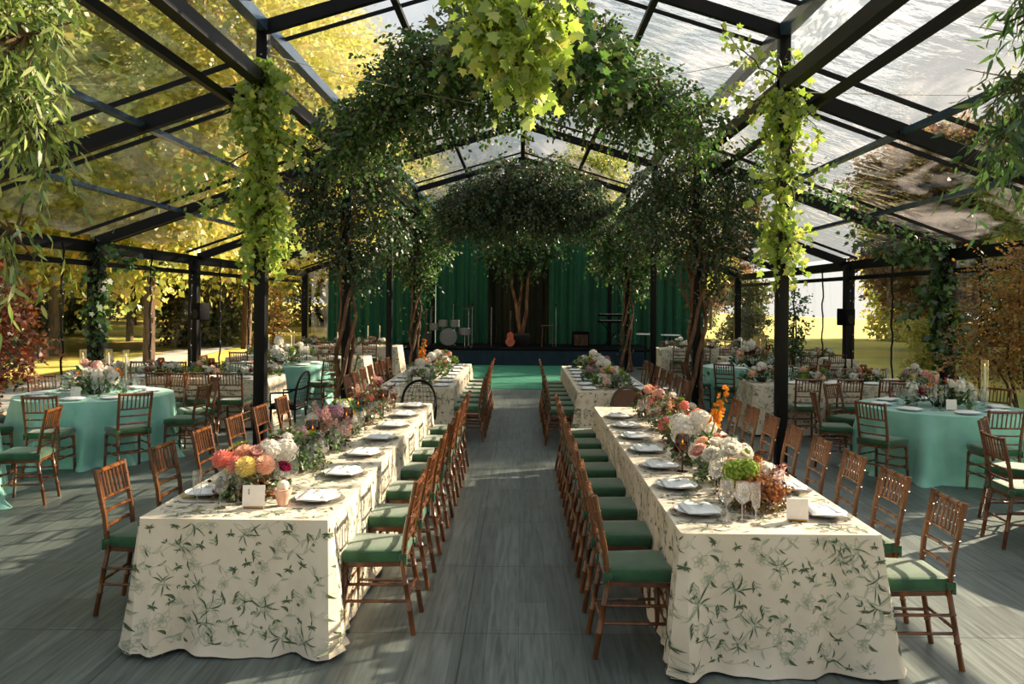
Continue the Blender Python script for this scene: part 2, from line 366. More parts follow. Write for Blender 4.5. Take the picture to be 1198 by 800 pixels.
# ------------------------------------------------------------------ floor and ground
def floor_mat():
    m, nt, out = newmat('grey_plank_floor'); b = nt.nodes.new('ShaderNodeBsdfPrincipled'); b.inputs['Roughness'].default_value = .42
    tc = nt.nodes.new('ShaderNodeTexCoord')
    mp = nt.nodes.new('ShaderNodeMapping'); mp.inputs['Rotation'].default_value = (0, 0, PI / 2); nt.links.new(tc.outputs['Object'], mp.inputs[0])
    br = nt.nodes.new('ShaderNodeTexBrick'); br.offset = .37; br.inputs['Scale'].default_value = 1
    br.inputs['Brick Width'].default_value = 1.22; br.inputs['Row Height'].default_value = .19; br.inputs['Mortar Size'].default_value = .0016; br.inputs['Mortar Smooth'].default_value = .4
    br.inputs['Color1'].default_value = lin('#5d6562'); br.inputs['Color2'].default_value = lin('#747d79'); br.inputs['Mortar'].default_value = lin('#3c3b38'); br.inputs['Bias'].default_value = 0
    nt.links.new(mp.outputs[0], br.inputs[0])
    mg = nt.nodes.new('ShaderNodeMapping'); mg.inputs['Scale'].default_value = (14, .9, 1); nt.links.new(tc.outputs['Object'], mg.inputs[0])
    n = nt.nodes.new('ShaderNodeTexNoise'); n.inputs['Scale'].default_value = 2.2; n.inputs['Detail'].default_value = 7; n.inputs['Distortion'].default_value = .6; nt.links.new(mg.outputs[0], n.inputs[0])
    gr = ramp(nt, n.outputs[0], [(.28, '#8a8a86'), (.5, '#d8d8d4'), (.72, '#ffffff')])
    mu = nt.nodes.new('ShaderNodeMixRGB'); mu.blend_type = 'MULTIPLY'; mu.inputs[0].default_value = .85
    nt.links.new(br.outputs[0], mu.inputs[1]); nt.links.new(gr, mu.inputs[2])
    b2 = nt.nodes.new('ShaderNodeTexBrick'); b2.offset = 0; b2.inputs['Scale'].default_value = 1
    b2.inputs['Brick Width'].default_value = 1.22; b2.inputs['Row Height'].default_value = 1.9; b2.inputs['Mortar Size'].default_value = .005; b2.inputs['Mortar Smooth'].default_value = .2
    b2.inputs['Color1'].default_value = b2.inputs['Color2'].default_value = (1, 1, 1, 1); b2.inputs['Mortar'].default_value = (.22, .22, .22, 1)
    m3 = nt.nodes.new('ShaderNodeMapping'); m3.inputs['Location'].default_value = (-.05, .325, 0); m3.inputs['Rotation'].default_value = (0, 0, PI / 2)
    nt.links.new(tc.outputs['Object'], m3.inputs[0]); nt.links.new(m3.outputs[0], b2.inputs[0])
    mu2 = nt.nodes.new('ShaderNodeMixRGB'); mu2.blend_type = 'MULTIPLY'; mu2.inputs[0].default_value = 1
    nt.links.new(mu.outputs[0], mu2.inputs[1]); nt.links.new(b2.outputs[0], mu2.inputs[2]); nt.links.new(mu2.outputs[0], b.inputs['Base Color'])
    bp = nt.nodes.new('ShaderNodeBump'); bp.inputs['Strength'].default_value = .15; bp.inputs['Distance'].default_value = .01
    nt.links.new(n.outputs[0], bp.inputs['Height']); nt.links.new(bp.outputs[0], b.inputs['Normal'])
    nt.links.new(b.outputs[0], out.inputs[0]); return m
M['floor'] = floor_mat()
tag(MB().box((0, 13.2, -.06), (15.6, 31.0, .12)).build('floor', 'floor', smooth=False), kind='structure')
gy = pbr('meadow', '#959c40', '#ccb250', .95, .22, bump=.5, bscale=3, mid=(.35, .6))
M['meadow'] = gy
b = MB(); NX, NY = 60, 70
def gz(x, y):
    r = max(0, abs(x) - 9); z = -.14 - .02 * r + .25 * math.sin(x * .07 + 1) * math.sin(y * .05) * min(1, r / 12)
    if x < 0: z += .0 + min(max(0, -x - 16) * .05, 4)
    return z
gxs = [(-1 if i < NX / 2 else 1) * (abs(i - NX / 2) / (NX / 2)) ** 2 * 160 for i in range(NX + 1)]
gys = [-25 + 235 * (j / NY) ** 1.6 for j in range(NY + 1)]
b.add([(x, y, gz(x, y)) for y in gys for x in gxs], [(j * (NX + 1) + i, j * (NX + 1) + i + 1, (j + 1) * (NX + 1) + i + 1, (j + 1) * (NX + 1) + i) for j in range(NY) for i in range(NX)])
tag(b.build('ground', 'meadow'), kind='structure')
M['path'] = pbr('gravel_path', '#a8a49c', '#c2bdb2', .95, 12, bump=.3)
b = MB(); pp = [(-9.4 - .3 * i, 14 + 1.9 * i) for i in range(14)]
V = []; 
for (x, y) in pp: V += [(x - 2.2, y, gz(x - 2.2, y) + .03), (x, y, gz(x, y) + .03)]
b.add(V, [(2 * i, 2 * i + 1, 2 * i + 3, 2 * i + 2) for i in range(13)])
tag(b.build('path', 'path'), kind='structure')

# ------------------------------------------------------------------ tent frame
XC, XW = 3.03, 7.42
FR = [4.5, 9.35, 13.9, 18.45, 23.0, 27.6]
ZN, ZR, ZS, ZE = 5.17, 6.08, 4.52, 2.96
def zside(x): return ZS + (ZE - ZS) * (abs(x) - XC) / (XW - XC)
def znave(x): return ZR + (ZN - ZR) * abs(x) / XC
Y0, Y1 = -2.0, 28.4
roof = empty('ceiling', (0, 0, 0), kind='structure')
def beam(name, p, q, w, h, mat='black', parent=None):
    p, q = Vector(p), Vector(q); d = (q - p).normalized(); up = Vector((0, 0, 1)); a = d.cross(up)
    if a.length < 1e-4: a = Vector((1, 0, 0))
    a.normalize(); c = a.cross(d)
    V = [pt + a * (i * w / 2) + c * (j * h / 2) for pt in (p, q) for (i, j) in ((-1, -1), (1, -1), (1, 1), (-1, 1))]
    b = MB().add(V, [(3, 2, 1, 0), (4, 5, 6, 7), (0, 1, 5, 4), (1, 2, 6, 5), (2, 3, 7, 6), (3, 0, 4, 7)])
    return b.build(name, mat, parent, smooth=False)
for k, y in enumerate(FR):
    for s in (-1, 1):
        beam('rafter', (s * XC, y, ZS - .02), (s * XW, y, ZE - .02), .10, .17, parent=roof)
        beam('rafter', (s * XC, y, ZN - .02), (0, y, ZR - .02), .09, .15, parent=roof)
        for dy in (-.68, .68):
            beam('glazing_bar', (s * XC, y + dy, ZS + .05), (s * XW, y + dy, ZE + .05), .035, .05, parent=roof)
            beam('glazing_bar', (s * XC, y + dy, ZN + .05), (0, y + dy, ZR + .05), .03, .045, parent=roof)
for s in (-1, 1):
    for x in (3.38,): beam('purlin', (s * x, Y0, zside(x) - .1), (s * x, Y1, zside(x) - .1), .07, .09, parent=roof)
    for x in (4.42, 5.85): beam('purlin', (s * x, Y0, zside(x) - .03), (s * x, Y1, zside(x) - .03), .1, .06, 'skybeam', roof)
    beam('eave_beam', (s * XW, Y0, ZE - .1), (s * XW, Y1, ZE - .1), .14, .2, parent=roof)
    beam('eave_beam', (s * XC, Y0, ZS), (s * XC, Y1, ZS), .13, .16, parent=roof)
    beam('eave_beam', (s * XC, Y0, ZN), (s * XC, Y1, ZN), .13, .14, 'skybeam', roof)
    beam('purlin', (s * 1.55, Y0, znave(1.55) - .03), (s * 1.55, Y1, znave(1.55) - .03), .08, .06, parent=roof)
beam('ridge_beam', (0, Y0, ZR - .02), (0, Y1, ZR - .02), .11, .12, parent=roof)
def sheet(name, p00, p10, p01, p11, nu, nv, amp, mat, parent, ph=0):
    b = MB(); V = []
    p00, p10, p01, p11 = map(Vector, (p00, p10, p01, p11)); nrm = (p10 - p00).cross(p01 - p00).normalized()
    for j in range(nv + 1):
        for i in range(nu + 1):
            u, v = i / nu, j / nv
            p = p00 * (1 - u) * (1 - v) + p10 * u * (1 - v) + p01 * (1 - u) * v + p11 * u * v
            w = math.sin(PI * u) * amp * (math.sin(v * nv * .33 + ph) + .5 * math.sin(v * nv * .9 + u * 7 + ph))
            V.append(p + nrm * w)
    b.add(V, [(j * (nu + 1) + i, j * (nu + 1) + i + 1, (j + 1) * (nu + 1) + i + 1, (j + 1) * (nu + 1) + i) for j in range(nv) for i in range(nu)])
    return b.build(name, mat, parent)
for s in (-1, 1):
    sheet('roof_sheet', (s * XC, Y0, ZS + .11), (s * XW, Y0, ZE + .11), (s * XC, Y1, ZS + .11), (s * XW, Y1, ZE + .11), 10, 80, .03, 'vinyl', roof, s)
    sheet('roof_sheet', (0, Y0, ZR + .1), (s * XC, Y0, ZN + .1), (0, Y1, ZR + .1), (s * XC, Y1, ZN + .1), 8, 80, .03, 'vinyl', roof, s + 2)
    # gathered roll of clear sheet between the two eaves
    b = MB(); V = []; n = 150
    for j in range(n + 1):
        y = Y0 + (Y1 - Y0) * j / n
        for i in range(9):
            a = i / 8; fr = .5 + .5 * math.cos((y - 4.5) / 4.6 * 2 * PI)
            V.append((s * (XC + .07 + .2 * math.sin(PI * a) * (1.2 - fr * .5) + .03 * math.sin(9 * a + y * 3)), y, ZS + .1 + (ZN - ZS - .16) * a + .03 * math.sin(y * 5 + i * 2)))
    b.add(V, [(j * 9 + i, j * 9 + i + 1, (j + 1) * 9 + i + 1, (j + 1) * 9 + i) for j in range(n) for i in range(8)])
    b.build('gathered_sheet', 'vinylroll', roof)
# side walls
for s, nm in ((-1, 'left'), (1, 'right')):
    w = empty('wall_' + nm, (s * XW, 0, 0), kind='structure')
    o = sheet('clear_sheet', (s * (XW + .08), Y0, 0), (s * (XW + .08), Y0, ZE), (s * (XW + .08), Y1, 0), (s * (XW + .08), Y1, ZE), 6, 90, .02, 'vinylwall', None, s); o.parent = w; o.location = (-s * XW, 0, 0)
    o = beam('wall_rail', (s * XW, Y0, 2.58), (s * XW, Y1, 2.58), .07, .09, parent=None); o.parent = w; o.location = (-s * XW, 0, 0)
    o = beam('base_rail', (s * (XW + .05), Y0, .05), (s * (XW + .05), Y1, .05), .06, .1, parent=None); o.parent = w; o.location = (-s * XW, 0, 0)
wb = empty('wall_back', (0, Y1, 0), kind='structure')
b = MB(); pts = [(-XW, 0), (XW, 0), (XW, ZE), (XC, ZS), (XC, ZN), (0, ZR), (-XC, ZN), (-XC, ZS), (-XW, ZE)]
b.add([(x, 0, z) for x, z in pts], [list(range(9))]); b.build('clear_sheet', 'vinylwall', wb, smooth=False)
# posts
def post(x, y, z, w, label, group, plate=True):
    r = empty('tent_post', (x, y, 0), 0, label, 'post', group)
    MB().box((0, 0, z / 2 + .006), (w, w, z - .012), bev=.01).build('shaft', 'black', r)
    if plate: MB().box((0, 0, .008), (w * 2.2, w * 2.2, .016), bev=.004).build('base_plate', 'black', r)
    b = MB()
    sh = [c for c in C.objects if c.parent == r and c.name.startswith('shaft')][0]
    for k in range(4): MB().box((0, -w / 2 - .004, z - .35 - k * .22), (.02, .012, .02), bev=.004).build('bolt', 'silver', sh)
    return r
sides = {-1: 'left', 1: 'right'}
nm = ['nearest', 'second', 'third', 'fourth', 'fifth']
for k, y in enumerate(FR[:]):
    for s in (-1, 1):
        if k == 0:
            post(s * 3.3, y, ZS, .13, f'slim black post beside the camera wrapped in long-leaved vine, {sides[s]} side', 'inner tent posts'); continue
        extra = ['', 'hung with bright green maple vine', 'inside the nearer twisted tree', 'standing bare behind the nearer tree', 'inside the farther twisted tree', 'against the green curtain'][k]
        post(s * XC, y, ZN, .13, f'slim black inner tent post on the {sides[s]}, {extra}', 'inner tent posts')
OUT = [(9.35, 'nearest the camera'), (13.9, 'wrapped in leafy vine'), (18.1, 'beside the loudspeaker'), (23.0, 'farther back'), (27.4, 'next to the curtain')]
for y, e in OUT:
    for s in (-1, 1):
        post(s * (XW - .05), y, ZE - .1, .2, f'thick black wall post along the {sides[s]} clear wall, {e}', 'outer tent posts')
# thin dark strings of lights hanging on the walls
bulb = glow('tiny_bulb', '#ffe2b0', 4)
for s in (-1, 1):
    for i, y in enumerate([12.6, 15.6, 17.5, 19.2, 21.2]):
        r = empty('string_light', (s * (XW - .22), y, 0), 0, f'thin dark vertical light string on the {sides[s]} wall, {ORD[i]} from the camera', 'string light', 'light strings on the clear walls')
        p = [(.015 * math.sin(z * 5 + i), .02 * math.cos(z * 4), z * 2.86 / 20) for z in range(21)]
        MB().tube(p, .019, 6).build('cord', 'black', r)
        b = MB()
        for q in range(7): b.lathe([(0, -.012), (.009, -.006), (.009, .006), (0, .012)], (.022, -.02, .25 + q * .36), 6)
        o = b.build('bulb', 'candle', r)
# ropes between frames
def rope(p, q, sag, label):
    r = strand(p, q, sag, 12, 0)
    tag(stems('guy_rope', [r], .006, 'rope', None, 5), label, 'rope', 'white ropes under the roof')
rope((-XC, 9.3, 4.45), (-XW, 8.6, 4.4), .05, 'thin white rope running from left vine post to the left edge')
rope((XC, 9.3, 4.45), (XW, 8.9, 4.4), .05, 'thin white rope running from right vine post to the right edge')
rope((-XC, 9.3, 4.85), (-.6, 10.2, 4.5), .04, 'thin white rope from left vine post to the hanging greenery')
rope((XC, 9.3, 4.9), (.9, 10.2, 4.75), .04, 'thin white rope from right vine post to the hanging greenery')
# clamp light on right purlin
r = empty('clamp_lamp', (5.62, 9.0, zside(5.5) - .02), 0, 'small white clamp fitting with amber bulbs under the right roof purlin', 'lamp')
MB().box((0, 0, 0), (.16, .09, .05), bev=.02).build('body', 'porcelain', r)
b = MB()
for q in range(3): MB().lathe([(0, -.03), (.025, -.01), (.025, .015), (0, .03)], (-.14 - q * .08, 0, -.03 - q * .012), 10).build('bulb', 'candle', r)

# ------------------------------------------------------------------ stage and curtains
r = empty('stage', (0, 26.5, 0), 0, 'low dark blue skirted stage at the far end under green curtain', 'stage')
MB().box((0, 0, .49), (8.2, 3.4, .06)).build('deck', 'plastic', r, smooth=False)
b = MB(); V = []; n = 160
for i in range(n + 1):
    x = -4.1 + 8.2 * i / n; V += [(x, -1.7 - .012 * math.sin(i * 1.9), .002), (x, -1.7, .46)]
b.add(V, [(2 * i, 2 * i + 2, 2 * i + 3, 2 * i + 1) for i in range(n)])
for s in (-1, 1): b.box((s * 4.08, 0, .23), (.03, 3.38, .46))
b.build('skirt', 'stage', r)
tag(MB().box((0, 21.55, .006), (2.9, 6.7, .012)).build('dance_carpet', 'turf', smooth=False), 'green carpet strip on the floor before the stage', 'carpet')
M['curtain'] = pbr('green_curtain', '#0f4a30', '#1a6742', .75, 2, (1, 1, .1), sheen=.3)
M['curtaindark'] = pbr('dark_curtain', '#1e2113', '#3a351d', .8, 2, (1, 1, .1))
def curtain(x0, x1, y, ztop, label, mat='curtain', f=1):
    b = MB(); n = int((x1 - x0) * 46 / 1.0); V = []
    for i in range(n + 1):
        x = x0 + (x1 - x0) * i / n; w = .06 * math.sin(x * 17 * f + 1.2 * math.sin(x * 2.3)) + .03 * math.sin(x * 39 + 2) + .05 * math.sin(x * 5.1)
        zt = ztop(x)
        for k in range(7):
            a = k / 6; V.append((x, y + w * (.75 + .5 * (1 - a)), .01 + (zt - .01) * a))
    b.add(V, [(7 * i + k, 7 * i + 7 + k, 7 * i + 8 + k, 7 * i + 1 + k) for i in range(n) for k in range(6)])
    o = b.build('curtain', mat); tag(o, label, 'curtain', 'green curtains at the back'); return o
curtain(-6.7, -2.88, 27.95, lambda x: zside(x) - .12, 'pleated green curtain hanging behind the left side of the stage')
curtain(2.88, 6.35, 27.95, lambda x: zside(x) - .12, 'pleated green curtain hanging behind the right side of the stage')
curtain(-2.95, -1.15, 27.85, lambda x: znave(x) - .2, 'tall green curtain left of the stage tree')
curtain(.95, 2.95, 27.85, lambda x: znave(x) - .2, 'tall green curtain right of the stage tree')
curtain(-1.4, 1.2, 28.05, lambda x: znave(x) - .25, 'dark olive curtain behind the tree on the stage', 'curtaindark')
# ------------------------------------------------------------------ chairs
def rodpts(p, q, nodes, bulge=.25, seg=1):
    """bamboo-turned rod: points and radius factors"""
    p, q = Vector(p), Vector(q); P = [p]; R = [1.0]
    for t in nodes:
        for dt, f in ((-.018, 1), (-.008, 1 + bulge), (.008, 1 + bulge), (.018, 1)):
            tt = min(max(t + dt, .002), .998); P.append(p.lerp(q, tt)); R.append(f)
    P.append(q); R.append(1.0); return P, R
def rod(b, p, q, r, nodes=(), n=8, m=None, taper=1):
    P, R = rodpts(p, q, nodes); k = len(P)
    b.tube(P, [r * f * (1 + (taper - 1) * i / (k - 1)) for i, f in enumerate(R)], n, m)
def bent(b, pts, r, nodes, n=8, m=None):
    P = []; R = []
    for i in range(len(pts) - 1):
        pp, rr = rodpts(pts[i], pts[i + 1], nodes[i])
        if i: pp = pp[1:]; rr = rr[1:]
        P += pp; R += [r * f for f in rr]
    b.tube(P, R, n, m)
def seat_outline(s=1.0, back=-.175, front=.20, wb=.175, wf=.205):
    pts = []
    for (x, y, rr, a0) in ((wf, front, .045, 0), (-wf, front, .045, 90), (-wb, back, .03, 180), (wb, back, .03, 270)):
        for a in (0, 30, 60, 90):
            t = math.radians(a0 + a); cx = x - math.copysign(rr, x); cy = y - math.copysign(rr, y)
            pts.append(((cx + rr * math.cos(t)) * s, (cy + rr * math.sin(t)) * s + (.012 * (1 - (x and (cx / wf)) ** 2) if y > 0 else 0)))
    return pts
def cushion_mb(b, m=None):
    V = []; prof = [(.96, .432), (1.0, .44), (1.02, .458), (1.015, .482), (.97, .497), (.86, .503), (.5, .506)]
    o = seat_outline(); n = len(o)
    for s, z in prof: V += [(x * s, y * s, z) for x, y in o]
    F = [tuple(range(n - 1, -1, -1)), tuple(range((len(prof) - 1) * n, len(prof) * n))]
    F += [(i * n + j, i * n + (j + 1) % n, (i + 1) * n + (j + 1) % n, (i + 1) * n + j) for i in range(len(prof) - 1) for j in range(n)]
    b.add(V, F, m)
def frame_mb(b, m=None):
    o = seat_outline(.97); n = len(o)
    V = [(x, y, .405) for x, y in o] + [(x, y, .431) for x, y in o]
    b.add(V, [tuple(range(n - 1, -1, -1)), tuple(range(n, 2 * n))] + [(j, (j + 1) % n, n + (j + 1) % n, n + j) for j in range(n)], m)
def front_leg(b, s, n=8, m=None): rod(b, (s * .193, .19, 0), (s * .183, .172, .41), .0155, (.35, .7, .92), n, m, 1.12)
def rear_leg(b, s, n=8, m=None):
    bent(b, [(s * .178, -.235, 0), (s * .168, -.165, .42), (s * .172, -.185, .62), (s * .178, -.245, .915)], .0165, [(.35, .72), (.5,), (.3, .7)], n, m)
def yb(z): return -.165 - .02 * (z - .42) / .2 if z < .62 else -.185 - .06 * (z - .62) / .295
def back_mb(b, n=7, m=None):
    def crv(z, r, nodes):
        pts = [(x, yb(z) - .012 * (1 - (x / .175) ** 2), z) for x in (-.175, -.06, .06, .175)]
        bent(b, pts, r, [nodes] * 3, n, m)
    crv(.895, .015, (.5,)); crv(.725, .0105, (.5,)); crv(.645, .0105, (.5,)); crv(.555, .0105, (.5,))
    for i in range(7):
        x = -.135 + .045 * i; c = -.012 * (1 - (x / .175) ** 2)
        rod(b, (x, yb(.725) + c, .725), (x, yb(.895) + c, .895), .008, (.3, .7), 6, m)
def stretch_mb(b, n=7, m=None):
    for z in (.17, .27):
        rod(b, (-.188, .185, z), (.188, .185, z), .0095, (.33, .66), n, m)
        for s in (-1, 1): rod(b, (s * .188, .185, z + .03), (s * .174, -.205 + z * .08, z + .03), .0095, (.33, .66), n, m)
    rod(b, (-.172, -.2, .22), (.172, -.2, .22), .0095, (.33, .66), n, m)
    for s in (-1, 1):
        b.tube([(s * .185, .175, .33), (s * .16, .178, .385), (s * .1, .18, .402)], .006, 5, m)
        b.tube([(s * .17, -.175, .33), (s * .15, -.172, .385), (s * .1, -.17, .402)], .006, 5, m)
def strap_mb(b, s, m=None):
    b.box((s * .17, -.168, .462), (.044, .046, .036), m, bev=.008); b.box((s * .186, -.185, .452), (.012, .02, .07), m, rz=.3 * s, bev=.004)
def make_chair():
    r = empty('chiavari_chair', cat='chair')
    for s in (-1, 1):
        b = MB(); front_leg(b, s); b.build('leg', 'wood', r)
        b = MB(); rear_leg(b, s); b.build('leg', 'wood', r)
    b = MB(); frame_mb(b); b.build('seat_frame', 'wood', r)
    b = MB(); cushion_mb(b); cu = b.build('seat_cushion', 'velvet', r)
    for s in (-1, 1):
        b = MB(); strap_mb(b, s); b.build('cushion_tie', 'velvet', cu)
    b = MB(); back_mb(b); b.build('backrest', 'wood', r)
    b = MB(); stretch_mb(b); b.build('stretcher', 'wood', r)
    return reg(r)
def make_far_chair():
    b = MB()
    for s in (-1, 1): front_leg(b, s, 5, 0); rear_leg(b, s, 5, 0)
    frame_mb(b, 0); back_mb(b, 4, 0); stretch_mb(b, 4, 0); cushion_mb(b, 1)
    for s in (-1, 1): strap_mb(b, s, 1)
    o = b.build('chiavari_chair', ['wood', 'velvet']); tag(o, cat='chair'); KIDS[o.name] = []; return o
CH, FC = make_chair(), make_far_chair()
def chair(x, y, rz, label, group, far=False):
    jr = random.uniform(-.035, .035)
    return place(FC if far else CH, (x, y, .0), rz + jr, label, group)
# rotation: local +y is where the sitter looks; facing -x => rz=+90deg, facing +x => rz=-90deg

# bentwood armchairs at the table ends
def make_host(mat, infill, name='round_back_chair'):
    r = empty(name, cat='chair')
    b = MB()
    pts = [(-.25, -.2, .47)] + [(.27 * math.cos(PI - PI * i / 12), -.22 - .08 * math.sin(PI * i / 12), .62 + .36 * math.sin(PI * i / 12) ** .7) for i in range(13)] + [(.25, -.2, .47)]
    b.tube(pts, .02, 8)
    for s in (-1, 1): b.tube([(s * .25, .2, .44), (s * .27, .2, .66), (s * .27, -.1, .68), (s * .26, -.24, .74)], .016, 8)
    b.build('back_hoop', mat, r)
    V = [(.25 * u * (1 if v < .5 else math.cos((v - .5) * 1.9)), -.215 - .07 * v - .03 * (1 - u * u), .5 + .44 * v) for v in np.linspace(0, 1, 9) for u in np.linspace(-1, 1, 9)]
    if infill == 'blackweave':
        bb = MB()
        for i in range(9): bb.tube([V[j * 9 + i] for j in range(9)], .0035, 5)
        for j in range(9): bb.tube([V[j * 9 + i] for i in range(9)], .0035, 5)
        bb.build('back_lattice', mat, r)
    else:
        bb = MB().add(V, [(j * 9 + i, j * 9 + i + 1, j * 9 + i + 10, j * 9 + i + 9) for j in range(8) for i in range(8)]); bb.build('back_panel', infill, r)
    b = MB(); b.box((0, 0, .435), (.52, .48, .045), bev=.02); b.build('seat', mat, r)
    b = MB(); b.box((0, 0, .478), (.48, .45, .045), bev=.02); b.build('seat_pad', infill, r)
    for sx in (-1, 1):
        for sy in (-1, 1): MB().tube([(sx * .25, sy * .22, 0), (sx * .23, sy * .2, .42)], [.013, .02], 8).build('leg', mat, r)
    return reg(r)
M['darkwood'] = pbr('dark_bentwood', '#1b0f0a', '#3a2013', .35, 14, (1, 1, .3), coat=.3)
M['blackweave'] = pbr('black_weave', '#0f0d0c', '#1c1917', .7, 150, bump=.6, bscale=300)
M['cane'] = pbr('brown_cane', '#4a3426', '#6a4e3a', .7, 150, bump=.6, bscale=300)

# ------------------------------------------------------------------ cloths
def leafpoly(l, w, bend=0, k=4):
    up = []; dn = []
    for i in range(1, k):
        t = i / k; ww = w * math.sin(PI * t ** .8); c = bend * l * t * (1 - t) * 2
        up.append((l * t, c + ww)); dn.append((l * t, c - ww))
    return [(0, 0)] + dn + [(l, 0)] + up[::-1]
def sprigs(kind, R):
    """polygons (list of 2d points, shade) of one printed motif"""
    out = []
    def leafat(x, y, a, l, w, sh, outline=False, bend=0):
        p = leafpoly(l, w, bend); c, s = math.cos(a), math.sin(a); q = [(x + px * c - py * s, y + px * s + py * c) for px, py in p]
        if outline:
            for i in range(len(q)): line([q[i], q[(i + 1) % len(q)]], .0011, sh)
        else: out.append((q, sh))
    def line(ps, w, sh):
        for i in range(len(ps) - 1):
            (x0, y0), (x1, y1) = ps[i], ps[i + 1]; d = math.hypot(x1 - x0, y1 - y0) + 1e-9; nx, ny = -(y1 - y0) / d * w, (x1 - x0) / d * w
            out.append(([(x0 + nx, y0 + ny), (x0 - nx, y0 - ny), (x1 - nx, y1 - ny), (x1 + nx, y1 + ny)], sh))
    if kind == 0:
        line([(-.09, -.06), (-.04, -.01), (0, 0), (.06, .045)], .0012, 1)
        for i in range(9):
            a = -2.4 + i * .62 + R.uniform(-.2, .2); leafat(R.uniform(-.02, .02), R.uniform(-.02, .02), a, R.uniform(.05, .105), R.uniform(.0028, .0055), i % 3 == 2, bend=R.uniform(-.35, .35))
        for i in range(4): leafat(-.02, -.02, R.uniform(0, 6), R.uniform(.05, .08), .012, 1, True)
        for i in range(3): leafat(.07, .05, .5 + i * .7, .03, .005, i == 1)
    elif kind == 1:
        for i in range(6): leafat(0, 0, i * 1.05, R.uniform(.035, .05), .014, 1, True)
        for i in range(5): leafat(0, 0, R.uniform(0, 6.3), .02, .003, 1)
        line([(0, 0), (.02, -.05), (.05, -.09), (.05, -.13)], .001, 1)
        leafat(.03, -.07, -.2, .06, .008, 1); leafat(.04, -.09, -2.6, .06, .008, 0, bend=.3)
    elif kind == 2:
        for a in (.3, .9, 2.3, 2.9): leafat(0, 0, a, .032, .0045, 0)
        leafat(0, 0, -1.5, .03, .004, 0); leafat(0, 0, 1.5, .02, .004, 0)
    elif kind == 3:
        ps = [(-.12 + .02 * i, .03 * math.sin(i * .55)) for i in range(13)]; line(ps, .001, 1)
        for i in range(1, 12, 2):
            leafat(ps[i][0], ps[i][1], .9 if i % 4 == 1 else -.9, R.uniform(.035, .065), .0045, 0 if i % 3 == 1 else 1, i % 4 == 3, .2)
    else:
        line([(0, 0), (.0, .05), (.02, .09)], .001, 1)
        for i in range(5): leafat(0, .01 * i, 1.2 + (-1) ** i * .8, .045, .0045, i % 2, bend=.2)
        for i in range(4): leafat(.02, .09, i * 1.6, .014, .005, 0)
    return out
